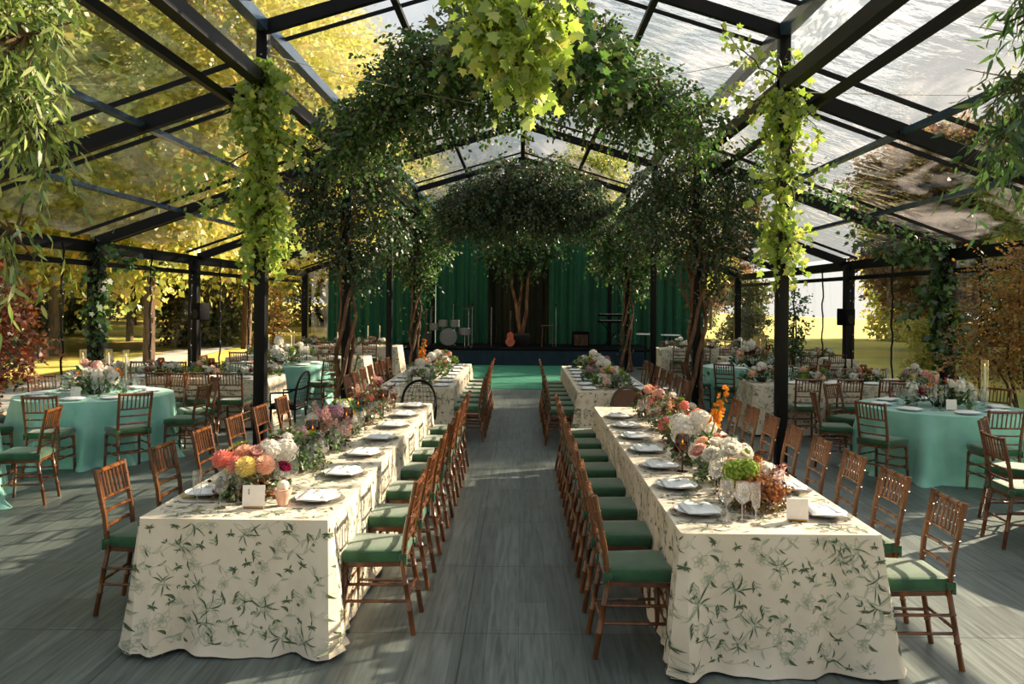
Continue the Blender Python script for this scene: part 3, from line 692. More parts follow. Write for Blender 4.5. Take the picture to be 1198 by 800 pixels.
def cloth(L, Wd, H=.765, step=.03, rows=14, seed=1, dens=1.0, printed=True, mats=('ivory', 'printdark', 'printlight')):
    """table cloth reaching the floor; origin = centre of the table on the floor, long side along y"""
    R = random.Random(seed); hx, hy, r = Wd / 2, L / 2, .025
    seg = [2 * (hy - r), PI / 2 * r, 2 * (hx - r), PI / 2 * r] * 2
    P = sum(seg)
    corners = [(hx - r, hy - r, 0), (-(hx - r), hy - r, 90), (-(hx - r), -(hy - r), 180), (hx - r, -(hy - r), 270)]
    def base(t):
        t %= P
        # side x=+hx upwards, corner, side y=+hy leftwards ...
        starts = [(hx, -(hy - r), 0, 1), (hx - r, hy, -1, 0), (-hx, hy - r, 0, -1), (-(hx - r), -hy, 1, 0)]
        for i in range(8):
            if t <= seg[i] or i == 7:
                if i % 2 == 0:
                    x, y, dx, dy = starts[i // 2]; dc = min(t, seg[i] - t)
                    return x + dx * t, y + dy * t, dy, -dx, dc
                cx, cy, a0 = corners[i // 2]; a = math.radians(a0) + t / r
                return cx + r * math.cos(a), cy + r * math.sin(a), math.cos(a), math.sin(a), 0
            t -= seg[i]
    ph = [R.uniform(0, 6) for _ in range(6)]
    def pos(t, h, eps=0):
        x, y, nx, ny, dc = base(t); q = min(max(h / H, 0), 1); cf = math.exp(-(dc / .13) ** 2); cg = math.exp(-((dc - .2) / .09) ** 2)
        f = .6 * math.sin(t * 9 + ph[0]) + .5 * math.sin(t * 17 + ph[1]) + .4 * math.sin(t * 4.1 + ph[2])
        off = .004 * min(1, q * 8) + .012 * q + .010 * q * f + q ** 1.1 * (.075 * cf * (1 + .3 * math.sin(t * 40 + ph[3])) - .045 * cg + .028 * math.exp(-(dc / .4) ** 2) * math.sin(t * 30 + ph[4]))
        off += .05 * max(0, q - .93) / .07 * (.5 + .5 * math.sin(t * 6 + ph[5])) * .5
        tx, ty = -ny, nx
        return (x + nx * (off + eps), y + ny * (off + eps), H - h + (0 if q < 1 else .0) + (eps * .3))
    n = int(P / step); ts = [P * i / n for i in range(n)]
    b = MB(); hs = [0, .006, .02] + [.05 + (H - .056) * i / (rows - 3) for i in range(rows - 2)]
    V = []
    for k, h in enumerate(hs):
        for t in ts:
            p = list(pos(t, h)); 
            if k == 0: p[2] = H
            if k == len(hs) - 1: p[2] = .006 + .012 * (1 + math.sin(t * 5 + ph[0]))
            V.append(p)
    # inner top rings
    V2 = []
    for s in (.97, .9): V2 += [(pos(t, 0)[0] * s if False else pos(t, 0)[0] * (1 - (1 - s) * .4), pos(t, 0)[1] * (1 - (1 - s) * .1), H) for t in ts]
    nr = len(hs)
    F = [(k * n + j, (k + 1) * n + j, (k + 1) * n + (j + 1) % n, k * n + (j + 1) % n) for k in range(nr - 1) for j in range(n)]
    b.add(V, F, 0); b.add([pos(t, 0)[:2] + (H,) for t in ts], [tuple(range(n))], 0)
    if printed:
        cell = .118 / math.sqrt(dens)
        def put(fn, u0, v0, inside):
            k = R.choice([0, 0, 1, 1, 2, 2, 3, 4]); a = R.uniform(-.5, .5) + R.choice([0, 0, PI]); c, s = math.cos(a), math.sin(a); sc = R.uniform(.75, 1.15)
            for poly, sh in sprigs(k, R):
                q = [(u0 + sc * (x * c - y * s), v0 + sc * (x * s + y * c)) for x, y in poly]
                if all(inside(u, v) for u, v in q):
                    vs = [fn(u, v) for u, v in q]
                    # orient outward
                    b.add(vs, [tuple(range(len(vs)))], 1 + sh)
        for i in range(int(P / cell)):
            for j in range(max(1, int(H / cell) )):
                put(lambda u, v: pos(u, v, .0022), (i + .5 * (j % 2) + R.uniform(-.25, .25)) * cell, (j + .5 + R.uniform(-.25, .25)) * cell, lambda u, v: .008 < v < H - .02)
        for i in range(int(Wd / cell)):
            for j in range(int(L / cell)):
                put(lambda u, v: (u, v, H + .0015), -hx + (i + .5 + R.uniform(-.25, .25)) * cell, -hy + (j + .5 + R.uniform(-.25, .25)) * cell, lambda u, v: abs(u) < hx - .01 and abs(v) < hy - .01)
    return b.mesh('tablecloth', list(mats))
TOPZ = .765
def roundcloth(R0=.915, H=.765, seed=0):
    R = random.Random(seed); n = 180; hs = [0, .008, .03, .08, .15, .25, .35, .45, .55, .64, .7, .74, .762]; ph = [R.uniform(0, 6) for _ in range(4)]
    V = []
    for k, h in enumerate(hs):
        q = h / H
        for j in range(n):
            a = 2 * PI * j / n; f = max(0, math.sin(a * 11 + ph[0] + .6 * math.sin(a * 3 + ph[1]))) ** 1.5
            r = R0 + .006 * min(1, q * 10) + q * (.01 + .16 * f * (1 + .4 * math.sin(a * 5 + ph[2]))) + (.06 * (q - .9) / .1 * (.4 + .6 * f) if q > .9 else 0)
            V.append((r * math.cos(a), r * math.sin(a), H - h))
    b = MB().add(V, [(k * n + j, (k + 1) * n + j, (k + 1) * n + (j + 1) % n, k * n + (j + 1) % n) for k in range(len(hs) - 1) for j in range(n)], 0)
    b.add([(R0 * math.cos(2 * PI * j / n), R0 * math.sin(2 * PI * j / n), H) for j in range(n)], [tuple(range(n))], 0)
    return b.mesh('tablecloth', ['teal'])
def cloth_obj(me, x, y, rz, label, group):
    o = link('tablecloth', me); o.location = (x, y, 0); o.rotation_euler = (0, 0, rz); tag(o, label, 'tablecloth', group); return o
def table_under(x, y, L, Wd, rz, label, group):
    r = empty('folding_table', (x, y, 0), rz, label, 'table', group)
    MB().box((0, 0, .735), (Wd - .05, L - .05, .035), bev=.006).build('tabletop', 'bark', r)
    for sx in (-1, 1):
        for sy in (-1, 1): MB().tube([(sx * (Wd / 2 - .2), sy * (L / 2 - .3), 0), (sx * (Wd / 2 - .2), sy * (L / 2 - .3), .718)], .016, 6).build('leg', 'silver', r)

# ------------------------------------------------------------------ table ware
def wine(b, h=.22, rb=.042, m=None, n=14):
    b.lathe([(.034, 0), (.033, .003), (.006, .007), (.004, .02), (.004, h * .42), (.012, h * .45), (rb * .85, h * .56), (rb, h * .66), (rb * .9, h * .82), (rb * .78, h)], n=n, m=m)
def make_glass(kind):
    b = MB()
    if kind == 'wine_glass': wine(b, .225, .043)
    elif kind == 'water_glass': wine(b, .2, .05)
    elif kind == 'champagne_flute': b.lathe([(.032, 0), (.031, .003), (.005, .006), (.004, .02), (.004, .085), (.02, .1), (.0245, .13), (.025, .235)], n=14)
    o = b.build(kind, 'glass'); tag(o, cat='glass'); KIDS[o.name] = []; return o
def make_charger():
    b = MB().lathe([(.085, .002), (.11, .003), (.162, .009), (.166, .0125), (.160, .0125), (.11, .007), (0.0, .006)], n=40)
    o = b.build('charger_plate', 'chargerglass'); tag(o, cat='charger'); KIDS[o.name] = []; return o
def make_plate():
    b = MB().lathe([(.08, .0), (.085, .002), (.132, .013), (.136, .0165), (.131, .0165), (.086, .006), (0, .005)], n=36)
    o = b.build('dinner_plate', 'porcelain'); tag(o, cat='plate'); KIDS[o.name] = []; return o
def make_napkin():
    b = MB(); V = []; nx, ny = 12, 12
    def zz(u, v): return .014 * (1 - abs(u) ** 6) * (1 - abs(v) ** 6) + .0015 * math.sin(u * 3 + v * 2) + .002 * math.sin(v * 3)
    for j in range(ny + 1):
        for i in range(nx + 1):
            u, v = i / nx * 2 - 1, j / ny * 2 - 1
            V.append((u * .128 * (1 - .05 * v), v * .095 + .008 * u * u, .004 + zz(u, v)))
    F = [(j * (nx + 1) + i, j * (nx + 1) + i + 1, (j + 1) * (nx + 1) + i + 1, (j + 1) * (nx + 1) + i) for j in range(ny) for i in range(nx)]
    b.add(V, F)
    b.add([(x, y, 0) for x, y, z in V], [f[::-1] for f in F])
    b.box((.0, -.055, .012), (.21, .03, .012), bev=.005)
    o = b.build('folded_napkin', 'linen'); tag(o, cat='napkin'); KIDS[o.name] = []; return o
def make_sprig():
    b = MB().tube([(-.035, 0, .002), (0, .004, .004), (.035, 0, .002)], .0012, 4)
    for i in range(8):
        x = -.028 + .008 * i; s = (-1) ** i; a = .8 * s; c, q = math.cos(a), math.sin(a)
        b.add([(x + p * c - w * q, p * q + w * c, .004 + abs(w) * .3) for p, w in ((0, 0), (.012, .005), (.026, 0), (.012, -.005))], [(0, 1, 2, 3)])
    o = b.build('herb_sprig', 'vinedark'); tag(o, cat='herb'); KIDS[o.name] = []; return o
def make_fork():
    b = MB().box((0, -.03, .0022), (.007, .12, .0025), bev=.001).box((0, .05, .0022), (.02, .03, .0025), bev=.001)
    for k in range(4): b.box((-.0085 + k * .0057, .08, .0022), (.0028, .04, .002))
    o = b.build('fork', 'silver'); tag(o, cat='fork'); KIDS[o.name] = []; return o
def make_knife():
    b = MB().box((0, -.05, .0022), (.009, .1, .003), bev=.001).prism([(-.006, .001), (.008, .001), (.008, .0032), (-.006, .0032)], 0, .12)
    o = b.build('knife', 'silver'); tag(o, cat='knife'); KIDS[o.name] = []; return o
WG, TG, FL = make_glass('wine_glass'), make_glass('water_glass'), make_glass('champagne_flute')
CP, DP, NP, HS, FK, KN = make_charger(), make_plate(), make_napkin(), make_sprig(), make_fork(), make_knife()
T0 = TOPZ + .002
def setting(x, y, rz, where, tb, near=True, flutes=True, glasses=True):
    """rz: direction (local +y) the guest looks; the guest sits at local -y"""
    c, s = math.cos(rz), math.sin(rz)
    def at(lx, ly, z=0): return (x + lx * c - ly * s, y + lx * s + ly * c, T0 + z)
    j = random.uniform(-.06, .06)
    if near:
        place(CP, at(0, 0), rz, f'clear charger plate, {where}', 'charger plates ' + tb)
        place(DP, at(0, 0, .0125), rz, f'white dinner plate, {where}', 'dinner plates ' + tb)
        place(NP, at(0, 0, .0295), rz + j, f'folded white napkin, {where}', 'napkins ' + tb)
        place(HS, at(.0, .0, .0545), rz + j * 6 + .3, f'green herb sprig, {where}', 'herb sprigs ' + tb)
        place(FK, at(-.20, 0), rz, f'silver fork, {where}', 'forks ' + tb)
        place(KN, at(.20, 0), rz, f'silver knife, {where}', 'knives ' + tb)
    else:
        place(DP, at(0, 0), rz, f'white plate, {where}', 'plates ' + tb)
        place(NP, at(0, 0, .017), rz + j, f'white napkin, {where}', 'napkins ' + tb)
    if glasses:
        place(WG, at(.17, .21), rz, f'clear wine glass, {where}', 'wine glasses ' + tb)
        if near: place(TG, at(.09, .25), rz, f'clear water goblet, {where}', 'water goblets ' + tb)
        if flutes: place(FL, at(.23, .27), rz, f'tall clear flute, {where}', 'flutes ' + tb)

# ------------------------------------------------------------------ flowers
def ppatch(b, origin, d, n, l, w, cup, m):
    """one petal: 3 x 4 patch from origin along d, normal n"""
    d = Vector(d).normalized(); n = Vector(n); n = (n - d * n.dot(d)).normalized(); x = d.cross(n); o = Vector(origin); V = []
    for j, (t, ww) in enumerate(((0, .25), (.4, .9), (.75, .95), (1, .35))):
        for u in (-1, 0, 1): V.append(o + d * (l * t) + x * (w * ww * u) + n * (cup * (abs(u) * .35 + t * t) * l))
    b.add(V, [(j * 3 + i, j * 3 + i + 1, j * 3 + i + 4, j * 3 + i + 3) for j in range(3) for i in range(2)], m)
def sphere_mb(b, c, r, m, n=8, k=6):
    b.lathe([(r * math.sin(PI * (i + .01) / (k + .02)), -r * math.cos(PI * (i + .01) / (k + .02))) for i in range(k + 1)], c, n, m, False)
def bloom(kind, b, c=(0, 0, 0), r=1.0, m=0, R=random, up=(0, 0, 1), lo=False):
    c = Vector(c); up = Vector(up).normalized(); q = Vector((0, 0, 1)).rotation_difference(up)
    def tr(v): return c + q @ (Vector(v) * r)
    if kind == 'dahlia':
        n = 46 if lo else 110
        for i in range(n):
            z = 1 - 1.45 * (i + .5) / n; a = i * 2.39996; s = math.sqrt(max(0, 1 - z * z)); d = Vector((s * math.cos(a), s * math.sin(a), z)); o = Vector((0, 0, 1))
            dn = (d * (z + .0) - o); dn = dn.normalized() if dn.length > .05 else d.orthogonal().normalized()
            pd = (d * .75 + dn * (.65 if z > .2 else .35)).normalized()
            ppatch(b, tr(d * .55 * (1 if z > -.1 else .9)), q @ pd, q @ d, .5 * r, (.15 + .02 * (1 - z)) * r * (1 if not lo else 1.5), .2, m)
        sphere_mb(b, tr((0, 0, 0)), .6 * r, m, 9, 6)
    elif kind == 'rose':
        rings = ((0, 14, 1.0), (.3, 13, .95), (.6, 11, .85), (.9, 9, .7), (1.2, 7, .55), (1.42, 5, .4)) if kind == 'dahlia' else ((.15, 7, .95), (.5, 7, .9), (.85, 6, .8), (1.15, 5, .66), (1.38, 4, .5))
        if lo: rings = rings[::2]
        for k, (el, cnt, l) in enumerate(rings):
            for i in range(cnt):
                a = 2 * PI * (i + .5 * (k % 2)) / cnt + R.uniform(-.1, .1); e = el + R.uniform(-.08, .08)
                d = Vector((math.cos(a) * math.cos(e), math.sin(a) * math.cos(e), math.sin(e))); nn = Vector((-math.cos(a) * math.sin(e), -math.sin(a) * math.sin(e), math.cos(e)))
                st = d * .12
                ppatch(b, tr(st), q @ d, q @ nn, l * r * (.88 if kind == 'rose' else 1), (.27 if kind == 'dahlia' else .45) * r, .25 if kind == 'dahlia' else .42, m)
        sphere_mb(b, tr((0, 0, .12)), .35 * r, m, 7, 4)
    elif kind == 'hydrangea':
        n = 26 if lo else 64
        for i in range(n):
            z = 1 - 1.65 * (i + .5) / n; a = i * 2.39996; s = math.sqrt(max(0, 1 - z * z)); d = Vector((s * math.cos(a), s * math.sin(a), z)); o = d * (.82 + R.uniform(-.06, .08))
            t = d.orthogonal().normalized(); t2 = d.cross(t); rot = R.uniform(0, 6); w = .2 if not lo else .3
            for k in range(4):
                aa = rot + k * PI / 2; e = t * math.cos(aa) + t2 * math.sin(aa); f = t * math.cos(aa + .75) + t2 * math.sin(aa + .75); g = t * math.cos(aa - .75) + t2 * math.sin(aa - .75)
                b.add([tr(o), tr(o + f * w * .75 + d * .04), tr(o + e * w + d * .05), tr(o + g * w * .75 + d * .04)], [(0, 1, 2, 3)], m)
        sphere_mb(b, tr((0, 0, 0)), .72 * r, m, 8, 5)
    elif kind == 'plume':
        n = 40 if lo else 130
        for i in range(n):
            a = R.uniform(0, 6.28); t = R.random(); rr = .75 * (1 - t * .75) * R.random() ** .5; z = -.4 + 1.8 * t; o = Vector((rr * math.cos(a), rr * math.sin(a), z)); w = .12 if not lo else .2
            b.add([tr(o + Vector((R.uniform(-w, w), R.uniform(-w, w), R.uniform(-w, w)))) for _ in range(4)], [(0, 1, 2), (0, 2, 3)], m)
    elif kind == 'small':
        for i in range(5):
            a = i * 1.257; ppatch(b, tr((0, 0, 0)), q @ Vector((math.cos(a), math.sin(a), .35)), q @ Vector((0, 0, 1)), r, .38 * r, .15, m)
BC = {}
def bloom_mesh(kind, mat, v=0):
    key = (kind, mat, v)
    if key not in BC:
        b = MB(); bloom(kind, b, R=random.Random(hash((kind, v)) % 999 if False else len(BC) + 3)); BC[key] = b.mesh({'small': 'blossom', 'plume': 'astilbe_plume'}.get(kind, kind), mat)
    return BC[key]
BN = {'small': 'blossom', 'plume': 'astilbe_plume'}
def arrangement(x, y, label, blooms, foliage, W=.3, L=.5, H=.16, mats=('fol',), moss=True, group=None, rz=0, tl=.09, T=70, leaf=.035, spill=.4):
    """blooms: (kind, material, lx, ly, lz, r, name)"""
    r = empty('flower_arrangement', (x, y, T0), rz, label, 'flowers', group)
    if moss: ms, _ = leafball('moss_base', [(0, 0, .045, W * .42, L * .45, .05)], int(T * 1.2), 7, .04, .02, T_OVAL, 'moss', .2, .8, .7, r); ms['kind'] = 'stuff'
    MB().lathe([(.05, 0), (.075, .02), (.08, .06), (.06, .075)], n=14).build('bowl', 'pot', r)
    for mt in mats:
        o, (P0, td, ln) = leafball('foliage', [(0, 0, H * .6, W * .42, L * .46, H * .55)], T, 8, tl, leaf, T_OVAL, mt, spill, .7, .5, r)
    b = MB()
    for i in range(0, len(P0), 3):
        p = P0[i]; b.tube([(p[0] * .3, p[1] * .3, .04), tuple(p), tuple(p + td[i] * ln[i])], .0018, 4)
    b.build('flower_stem', 'fol', r)
    for k, (kind, mat, lx, ly, lz, rr) in enumerate(blooms):
        o = link(BN.get(kind, kind), bloom_mesh(kind, mat, k % 2), r); o.location = (lx, ly, lz); o.scale = (rr,) * 3
        v = Vector((lx / W * 1.1, ly / L * 1.1 - .25, .55 + lz)); o.rotation_euler = v.to_track_quat('Z', 'Y').to_euler()
        o['label'] = {'white': 'white', 'coral': 'coral', 'peach': 'peach', 'yellow': 'yellow', 'blush': 'blush pink', 'magenta': 'magenta', 'orange': 'orange', 'mauve': 'mauve', 'lime': 'lime green', 'copper': 'copper', 'burgundy': 'burgundy'}[mat] + ' ' + BN.get(kind, kind).replace('_', ' ')
    return r
def auto_blooms(seed, pal, n, W, L, H, kinds=('rose', 'hydrangea', 'dahlia', 'plume', 'small'), r0=.045):
    R = random.Random(seed); out = []
    for i in range(n):
        a = R.uniform(0, 6.28); q = R.random() ** .5; k = R.choice(kinds); s = {'hydrangea': 1.35, 'small': .6, 'plume': 1.2}.get(k, 1) * r0 * R.uniform(.8, 1.2)
        out.append((k, R.choice(pal), math.cos(a) * q * W * .42, math.sin(a) * q * L * .45, H * (1.15 - .75 * q * q) + R.uniform(-.02, .03), s))
    return out
def far_arrangement(seed, pal, W=.34, L=.6, H=.2, n=20, name='flower_arrangement'):
    """one low-detail mesh, many flowers and leaves"""
    R = random.Random(seed); mats = list(dict.fromkeys(pal)) + ['fol', 'pot']; b = MB()
    for k, mat, lx, ly, lz, rr in auto_blooms(seed, pal, n, W, L, H, ('rose', 'hydrangea', 'small', 'dahlia'), .05):
        bloom(k, b, (lx, ly, lz), rr, mats.index(mat), R, (lx * 2, ly * 2 - .2, .6), True)
    for i in range(340):
        a = R.uniform(0, 6.28); q = R.random() ** .4; p = Vector((math.cos(a) * q * W * .5, math.sin(a) * q * L * .5, R.uniform(.02, H * 1.15 * (1.15 - q * .6)))); s = R.uniform(.02, .04)
        d = Vector((math.cos(a), math.sin(a), R.uniform(-.5, .9))).normalized(); x = d.orthogonal().normalized() if R.random() < .5 else d.cross(Vector((0, 0, 1)))
        b.add([p, p + d * s + x * s * .5, p + d * 2 * s, p + d * s - x * s * .5], [(0, 1, 2, 3)], len(mats) - 2)
    b.lathe([(.05, 0), (.08, .03), (.07, .07)], n=12, m=len(mats) - 1)
    o = b.build(name, mats); tag(o, cat='flowers'); KIDS[o.name] = []; return o
# candles
def make_goblet():
    r = empty('smoked_votive_goblet', cat='candle holder')
    MB().lathe([(.036, 0), (.034, .004), (.007, .01), (.005, .03), (.006, .11), (.012, .13), (.03, .145), (.046, .17), (.05, .2), (.044, .235), (.038, .245)], n=18).build('bowl', 'smoke', r)
    MB().lathe([(.022, .148), (.022, .185), (.0, .186)], n=12).build('candle', 'candle', r)
    MB().lathe([(0, .188), (.005, .196), (.003, .205), (0, .214)], n=8, capb=False).build('flame', 'flame', r)
    return reg(r)
GB = make_goblet()
def make_taper(h, hold, chim=True):
    r = empty('taper_candle', cat='candle')
    MB().lathe([(.045, 0), (.042, .008), (.012, .015), (.01, hold * .4), (.022, hold * .5), (.01, hold * .6), (.016, hold * .95), (.02, hold)], n=12, capt=True).build('candlestick', 'chargerglass' if chim else 'brass', r)
    cd = MB().lathe([(.0125, hold), (.011, hold + h), (.0, hold + h + .003)], n=10).build('candle', 'candle', r)
    MB().lathe([(0, 0), (.005, .009), (.003, .02), (0, .032)], (0, 0, hold + h + .006), 8, capb=False).build('flame', 'flame', cd)
    if chim: MB().lathe([(.042, .01), (.042, hold + h + .08)], n=16, capb=False).build('glass_chimney', 'glass', r)
    return reg(r)
TP1, TP2, TP3 = make_taper(.30, .18), make_taper(.26, .05), make_taper(.30, .2, False)
def make_card(w=.13, h=.135):
    r = empty('table_card', cat='card')
    MB().add([(-w / 2, 0, 0), (w / 2, 0, 0), (w / 2, .012, h), (-w / 2, .012, h), (-w / 2, .003, 0), (w / 2, .003, 0), (w / 2, .015, h), (-w / 2, .015, h)],
             [(0, 1, 2, 3), (7, 6, 5, 4), (0, 4, 5, 1), (3, 2, 6, 7), (0, 3, 7, 4), (1, 5, 6, 2)]).build('card', 'card', r, smooth=False)
    MB().box((0, .012, .006), (w * .9, .03, .012), bev=.003).build('card_stand', 'brass', r)
    return reg(r)
TC = make_card()
# ------------------------------------------------------------------ the two near long tables
HP = PI / 2
XL, XR = -1.595, 1.405
YL0, YL1, YR0, YR1 = 4.46, 9.66, 4.33, 9.4
cl_near = cloth(5.14, 1.08, seed=3, dens=1.25)
cloth_obj(cl_near, XL, (YL0 + YL1) / 2, 0, 'ivory botanical-print cloth on left near table, sunlit right side, numbered card on it', 'printed cloths of the near tables')
cloth_obj(cl_near, XR, (YR0 + YR1) / 2, PI, 'ivory botanical-print cloth on right near table, mossy copper flowers at its front', 'printed cloths of the near tables')
for x, a, c, s in ((XL, YL0, YL1, 'left'), (XR, YR0, YR1, 'right')):
    table_under(x, (a + c) / 2, 5.1, 1.06, 0, f'long banquet table hidden under the printed cloth, {s} near table', 'tables under cloths')
TBL = {'L': 'left near table', 'R': 'right near table', 'FL': 'left far aisle table', 'FR': 'right far aisle table'}
def row(ys, x, rz, side, tb, far=False, grp=None):
    for i, y in enumerate(ys):
        chair(x, y, rz, f'wooden chair with green cushion, {ORD[i]} from the front, {side} side of {TBL[tb]}', grp or f'chairs at the {TBL[tb]}', far)
lys = [4.98 + .755 * i for i in range(7)]
rys = [4.68 + .662 * i for i in range(8)]
row(lys, -.86, HP, 'aisle', 'L')
row([5.22 + .74 * i for i in range(6)], -2.42, -HP, 'outer', 'L')
row(rys, .66, -HP, 'aisle', 'R')
row([4.58 + .64 * i for i in range(8)], 2.2, HP, 'outer', 'R')
pl = [4.92 + .72 * i for i in range(7)]
for i, y in enumerate(pl):
    setting(XL + .36, y, HP, f'{ORD[i]} from the front, aisle side of left near table', 'on the left near table')
    if i < 6: setting(XL - .36, y + .12, -HP, f'{ORD[i]} from the front, outer side of left near table', 'on the left near table')
pr = [4.70 + .64 * i for i in range(8)]
for i, y in enumerate(pr[:-1]):
    setting(XR - .36, y, -HP, f'{ORD[i]} from the front, aisle side of right near table', 'on the right near table')
    setting(XR + .36, y - .02, HP, f'{ORD[i]} from the front, outer side of right near table', 'on the right near table')
# cards and clay pot
c = place(TC, (XL + .03, 4.72, T0), .03, 'cream table card with the number 1 in front of the dahlias')
b = MB()
def card_one(b, x, z, h):
    """a small serif figure 1 on the face of the card"""
    w = h * .12; y = -.0008
    for (cx, cz, ww, hh) in ((x, z + h / 2, w, h), (x, z + .03 * h, w * 3, h * .07), (x - w, z + h * .88, w * 1.6, h * .08)):
        s = .012 / .135
        b.add([(cx - ww / 2, y + (cz - hh / 2) * s, cz - hh / 2), (cx + ww / 2, y + (cz - hh / 2) * s, cz - hh / 2), (cx + ww / 2, y + (cz + hh / 2) * s, cz + hh / 2), (cx - ww / 2, y + (cz + hh / 2) * s, cz + hh / 2)], [(0, 1, 2, 3)])
card_one(b, -.028, .082, .03); b.build('number', 'ink', c, smooth=False)
KIDS[TC.name] = [(o, []) for o in C.objects if o.parent == TC and o.name != 'number']
place(TC, (XR + .17, 4.55, T0), -.12, 'cream table card leaning by the copper flowers at the right table front', scale=.92)
r = empty('clay_urn', (XL + .18, 4.80, T0), 0, 'small blush clay urn with a ball candle beside the numbered card', 'urn')
MB().lathe([(.026, 0), (.03, .01), (.038, .045), (.042, .055), (.054, .08), (.05, .095), (.058, .1), (.046, .1)], n=24).build('bowl', 'terra', r)
MB().lathe([(.005, .085), (.03, .095), (.036, .118), (.03, .14), (.01, .15), (.0, .152)], n=18, capb=False).build('ball_candle', 'candle', r)
MB().tube([(0, 0, .15), (.002, 0, .163)], .0015, 5).build('wick', 'ink', r)

place(FL, (-1.87, 4.66, T0), 0, 'tall clear flute left of the numbered card at left near table front', 'flutes on the left near table')
place(TG, (-1.76, 4.72, T0), 0, 'clear water goblet left of the numbered card at left near table front', 'water goblets on the left near table')
place(WG, (1.16, 4.50, T0), 0, 'clear wine glass before the mossy flowers at right near table front', 'wine glasses on the right near table', 1.08)
# flowers on the left near table
A = arrangement
dz = [('dahlia', 'coral', -.16, -.12, .25, .062), ('dahlia', 'coral', -.07, -.14, .22, .058), ('dahlia', 'yellow', .0, -.17, .215, .066), ('dahlia', 'yellow', .035, -.12, .18, .055), ('dahlia', 'peach', .10, -.13, .22, .062),
      ('dahlia', 'peach', -.05, -.04, .27, .06), ('rose', 'blush', .03, -.05, .26, .07), ('hydrangea', 'white', .09, .0, .28, .085), ('hydrangea', 'white', .17, .06, .27, .09), ('rose', 'magenta', .19, -.05, .18, .05),
      ('small', 'lime', -.12, .02, .31, .03), ('small', 'lime', -.08, .05, .32, .03), ('small', 'yellow', -.15, -.02, .29, .025), ('rose', 'magenta', .02, .08, .25, .04), ('dahlia', 'coral', -.12, .03, .24, .05)]
A(XL - .06, 5.02, 'coral, peach and yellow dahlias with white hydrangea behind the numbered card', dz, 'fol', .42, .5, .2, ('fol', 'darkfol'), T=60)
mix = ['blush', 'white', 'coral', 'white', 'mauve', 'lime']
A(XL - .02, 5.85, 'loose pink and white blooms with green leaves, second on left near table', auto_blooms(11, mix, 20, .42, .6, .24, r0=.04), 'fol', .42, .62, .24, ('fol',), T=110)
A(XL, 6.62, 'big fluffy pink plume flowers, third arrangement on left near table', auto_blooms(12, ['blush', 'blush', 'mauve', 'white'], 20, .4, .55, .27, ('plume', 'plume', 'hydrangea', 'small'), .055), 'fol', .4, .55, .24, ('fol',), T=50)
A(XL - .02, 7.35, 'cream and green blooms behind the pink plumes on left near table', auto_blooms(13, ['white', 'lime', 'yellow', 'white'], 16, .4, .6, .27), 'fol', .4, .6, .28, ('fol',), T=90)
A(XL + .02, 8.1, 'burgundy and blush blooms, fifth arrangement on left near table', auto_blooms(14, ['burgundy', 'blush', 'coral', 'copper'], 16, .4, .6, .27), 'fol', .4, .6, .28, ('darkfol', 'fol'), T=50)
A(XL + .02, 8.95, 'blush pink blooms at the far end of left near table', auto_blooms(15, ['blush', 'mauve', 'white', 'burgundy'], 16, .4, .6, .29), 'fol', .4, .6, .28, ('darkfol',), T=60)
# right near table
A(XR + .02, 4.88, 'brown dried hydrangea and green moss mound at the front of right near table',
  [('hydrangea', 'lime', -.13, -.05, .22, .085), ('hydrangea', 'lime', -.06, -.08, .24, .075), ('hydrangea', 'copper', -.02, -.1, .13, .1), ('hydrangea', 'copper', .06, -.12, .12, .09), ('plume', 'copper', .0, -.02, .2, .09), ('plume', 'copper', -.1, -.1, .1, .08), ('plume', 'burgundy', .1, -.02, .17, .07), ('small', 'burgundy', .17, -.06, .2, .025), ('small', 'burgundy', .14, -.1, .16, .02), ('small', 'burgundy', .19, 0, .19, .02), ('plume', 'blush', .15, .06, .16, .07), ('rose', 'white', .12, .13, .18, .06), ('rose', 'white', .02, .16, .2, .06), ('hydrangea', 'white', .12, .2, .17, .07)],
  'fol', .4, .5, .17, ('darkfol', 'darkfol'), T=110, leaf=.022)
A(XR + .0, 5.52, 'white and cream roses, second arrangement on right near table',
  [('rose', 'white', -.12, -.16, .2, .075), ('rose', 'white', .0, -.14, .22, .075), ('rose', 'white', .1, -.1, .2, .065), ('rose', 'blush', -.17, -.02, .2, .07), ('hydrangea', 'white', .04, .0, .24, .08), ('rose', 'white', -.04, .08, .24, .06), ('hydrangea', 'white', .14, .06, .19, .08), ('rose', 'peach', -.12, .12, .24, .055), ('rose', 'white', .05, .17, .22, .06), ('rose', 'white', .14, -.2, .15, .055), ('rose', 'blush', -.02, -.24, .16, .055), ('small', 'lime', .1, -.18, .24, .03)], 'fol', .4, .55, .2, ('fol',), T=50)
A(XR - .04, 6.22, 'white hydrangeas and small orange roses, third arrangement on right near table',
  [('hydrangea', 'white', -.12, -.08, .25, .11), ('hydrangea', 'white', .02, -.02, .3, .12), ('hydrangea', 'white', .1, .1, .26, .1), ('hydrangea', 'white', -.1, .12, .27, .1), ('rose', 'peach', .12, -.14, .2, .05), ('rose', 'orange', .08, -.2, .18, .04), ('rose', 'white', -.02, -.2, .17, .05), ('rose', 'burgundy', -.17, -.15, .12, .04)], 'fol', .42, .55, .24, ('fol',), T=60)
